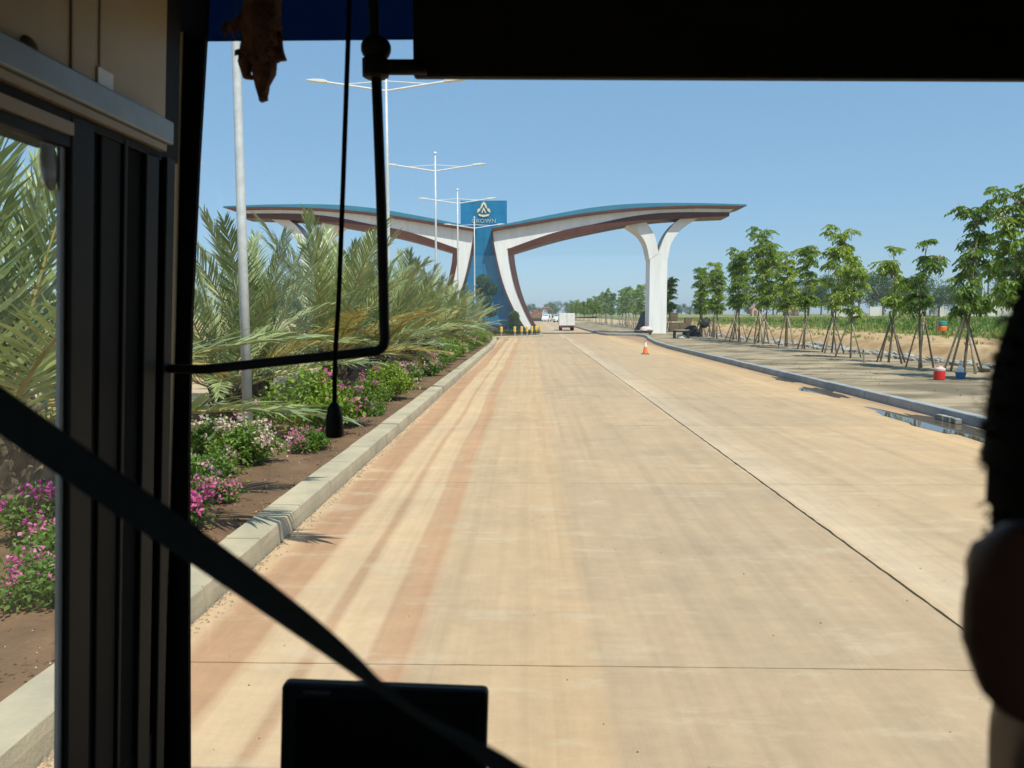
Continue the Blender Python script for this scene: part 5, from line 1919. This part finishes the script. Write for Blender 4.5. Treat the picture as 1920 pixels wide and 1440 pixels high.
for s in (-1, 1):
    S0 = Vector((hx + s * 0.17, hy - 0.05, sh_z - 0.03))
    EL = Vector((hx + s * 0.22, hy + 0.03, sh_z - 0.31))
    WR = Vector((hx + s * 0.13, hy + 0.25, sh_z - 0.40))
    limb.append((S0, EL, WR))
    bd.tube([Vector((hx + s * 0.06, hy - 0.05, sh_z + 0.0)), S0, S0 * 0.5 + EL * 0.5, EL, EL * 0.5 + WR * 0.5, WR], [0.07, 0.058, 0.047, 0.039, 0.036, 0.025], 12)
    # hand resting on the thigh: palm, four fingers, thumb
    f_ = (WR - EL).normalized()
    sd = Vector((f_.y, -f_.x, 0)).normalized()
    bd.tube([WR, WR + f_ * 0.05, WR + f_ * 0.09], [0.024, 0.032, 0.030], 8)
    for k in range(4):
        off = sd * (k - 1.5) * 0.021
        Lf = (0.066, 0.076, 0.072, 0.056)[k]
        b0 = WR + f_ * 0.085 + off
        bd.tube([b0 - f_ * 0.02, b0 + f_ * Lf * 0.45, b0 + f_ * Lf * 0.8 + Vector((0, 0, -0.014)), b0 + f_ * Lf + Vector((0, 0, -0.034))], [0.010, 0.009, 0.0085, 0.007], 8)
    b0 = WR + f_ * 0.035 - sd * s * -0.026
    inn = sd * (1 if sd.x * s < 0 else -1)
    bd.tube([WR + f_ * 0.03, WR + f_ * 0.06 + inn * 0.036, WR + f_ * 0.095 + inn * 0.044 + Vector((0, 0, -0.012))], [0.014, 0.011, 0.008], 8)
    HP = Vector((hx + s * 0.09, hy - 0.05, sh_z - 0.54))
    KN = Vector((hx + s * 0.13, hy + 0.38, sh_z - 0.50))
    AN = Vector((hx + s * 0.13, hy + 0.36, 0.99))
    bd.tube([HP, HP * 0.5 + KN * 0.5, KN, KN * 0.55 + AN * 0.45, AN], [0.085, 0.075, 0.056, 0.050, 0.036], 12)
    bd.tube([AN + Vector((0, -0.05, -0.035)), AN + Vector((0, 0.06, -0.045)), AN + Vector((0, 0.16, -0.06))], [0.036, 0.036, 0.026], 10)
person = bd.build('person', M['skin'], None)
tag(person, 'dark-haired person seated close ahead on the right, seen from behind', 'person')
rm = person.modifiers.new('remesh', 'REMESH')
rm.mode = 'VOXEL'
rm.voxel_size = 0.0042
rm.use_smooth_shade = True
smo = person.modifiers.new('smooth', 'SMOOTH')
smo.iterations = 4
smo.factor = 0.5


def hair_keep(q):
    c = sum(q, Vector((0, 0, 0))) / len(q)
    y, z = c.y - hy, c.z - hz
    if y < -0.035:
        line = -0.085
    elif y < 0.035:
        line = -0.004
    else:
        line = -0.004 + (y - 0.035) * 1.6
    return z > line


hv, hf = superell((hx, hy - 0.004, hz + 0.020), 0.0765, 0.094, 0.118, 2.5, 72, 44, hair_keep)
hm = MB().add(hv, hf)
used = sorted({i for q in hf for i in q})
pts = np.array([hv[i] for i in used])
cen = np.array([hx, hy, hz])
reps = np.repeat(pts, 9, 0) + RNG.normal(size=(len(pts) * 9, 3)) * 0.0022
nrm = reps - cen
nrm /= np.linalg.norm(nrm, axis=1, keepdims=True)
v, f = leaves(reps - nrm * 0.003, nrm + RNG.normal(size=nrm.shape) * 0.35 + np.array([0, 0, -0.25]), rdir(len(reps)), U(0.003, 0.0055, len(reps)), 0.0010, fold=0.1)
hm.add(v, f)
hm.build('hair', M['hair'], person, fix=False)
for s in (-1, 1):
    eb = MB().ball((hx + s * 0.031, hy + 0.082, hz + 0.002), 0.0125).build('eye', M['eye'], person, smooth=True)
    MB().ball((hx + s * 0.031, hy + 0.0925, hz + 0.002), 0.0055, 0.003, 0.0055).build('iris', M['hair'], eb, smooth=True)
shm = MB()
tb = MB().tube([(0, q[1], q[2]) for q in tor], [0.085, 0.152, 0.152, 0.145, 0.158], 20)
tb.warp(lambda q: Vector((hx + q.x * 1.33, q.y, q.z)))
shm.add(tb.v, tb.f)
for s, (S0, EL, WR) in zip((-1, 1), limb):
    shm.tube([Vector((hx + s * 0.06, hy - 0.05, sh_z - 0.005)), S0, S0 * 0.5 + EL * 0.5, S0 * 0.1 + EL * 0.9], [0.082, 0.072, 0.064, 0.060], 12)
so = shm.build('shirt', M['shirt'], person)
rm = so.modifiers.new('remesh', 'REMESH')
rm.mode = 'VOXEL'
rm.voxel_size = 0.009
rm.use_smooth_shade = True
tr_ = MB()
for s in (-1, 1):
    HP = Vector((hx + s * 0.09, hy - 0.05, sh_z - 0.54))
    KN = Vector((hx + s * 0.13, hy + 0.38, sh_z - 0.50))
    AN = Vector((hx + s * 0.13, hy + 0.36, 1.02))
    tr_.tube([HP, HP * 0.5 + KN * 0.5, KN, KN * 0.55 + AN * 0.45, AN], [0.10, 0.088, 0.068, 0.062, 0.052], 12)
to = tr_.build('trousers', M['trouser'], person)
rm = to.modifiers.new('remesh', 'REMESH')
rm.mode = 'VOXEL'
rm.voxel_size = 0.010
rm.use_smooth_shade = True
# the seat
st = thing('passenger_seat', 'dark fabric seat carrying the person ahead on the right', 'seat', (hx, hy - 0.05, 0.90))
sz = sh_z - 0.645 - 0.90
MB().box(-0.23, 0.23, -0.16, 0.36, sz - 0.12, sz).build('cushion', M['seat'], st, bevel=0.03)
MB().box(-0.23, 0.23, -0.33, -0.225, sz - 0.10, sz + 0.46).build('backrest', M['seat'], st, bevel=0.04)
for sx in (-0.2, 0.2):
    for sy in (-0.14, 0.3):
        MB().tube([(sx, sy, 0.0), (sx, sy, sz - 0.1)], 0.018, 8).build('leg', M['darkmetal'], st)


# ------------------------------------------------------------------ thin haze in the air
hb = MB().box(-1420, 1420, -120, 1820, -1.4, 26.0).build('haze', None)
tag(hb, 'thin pale haze hanging in the air over the road', 'haze', kind='stuff')
hm_ = bpy.data.materials.new('haze_air')
hm_.use_nodes = True
ht = hm_.node_tree
ht.nodes.remove(ht.nodes['Principled BSDF'])
pv = ht.nodes.new('ShaderNodeVolumePrincipled')
pv.inputs['Color'].default_value = (0.86, 0.92, 1.0, 1)
pv.inputs['Density'].default_value = 0.0004
pv.inputs['Anisotropy'].default_value = 0.2
ht.links.new(pv.outputs[0], ht.nodes['Material Output'].inputs['Volume'])
hb.data.materials.append(hm_)
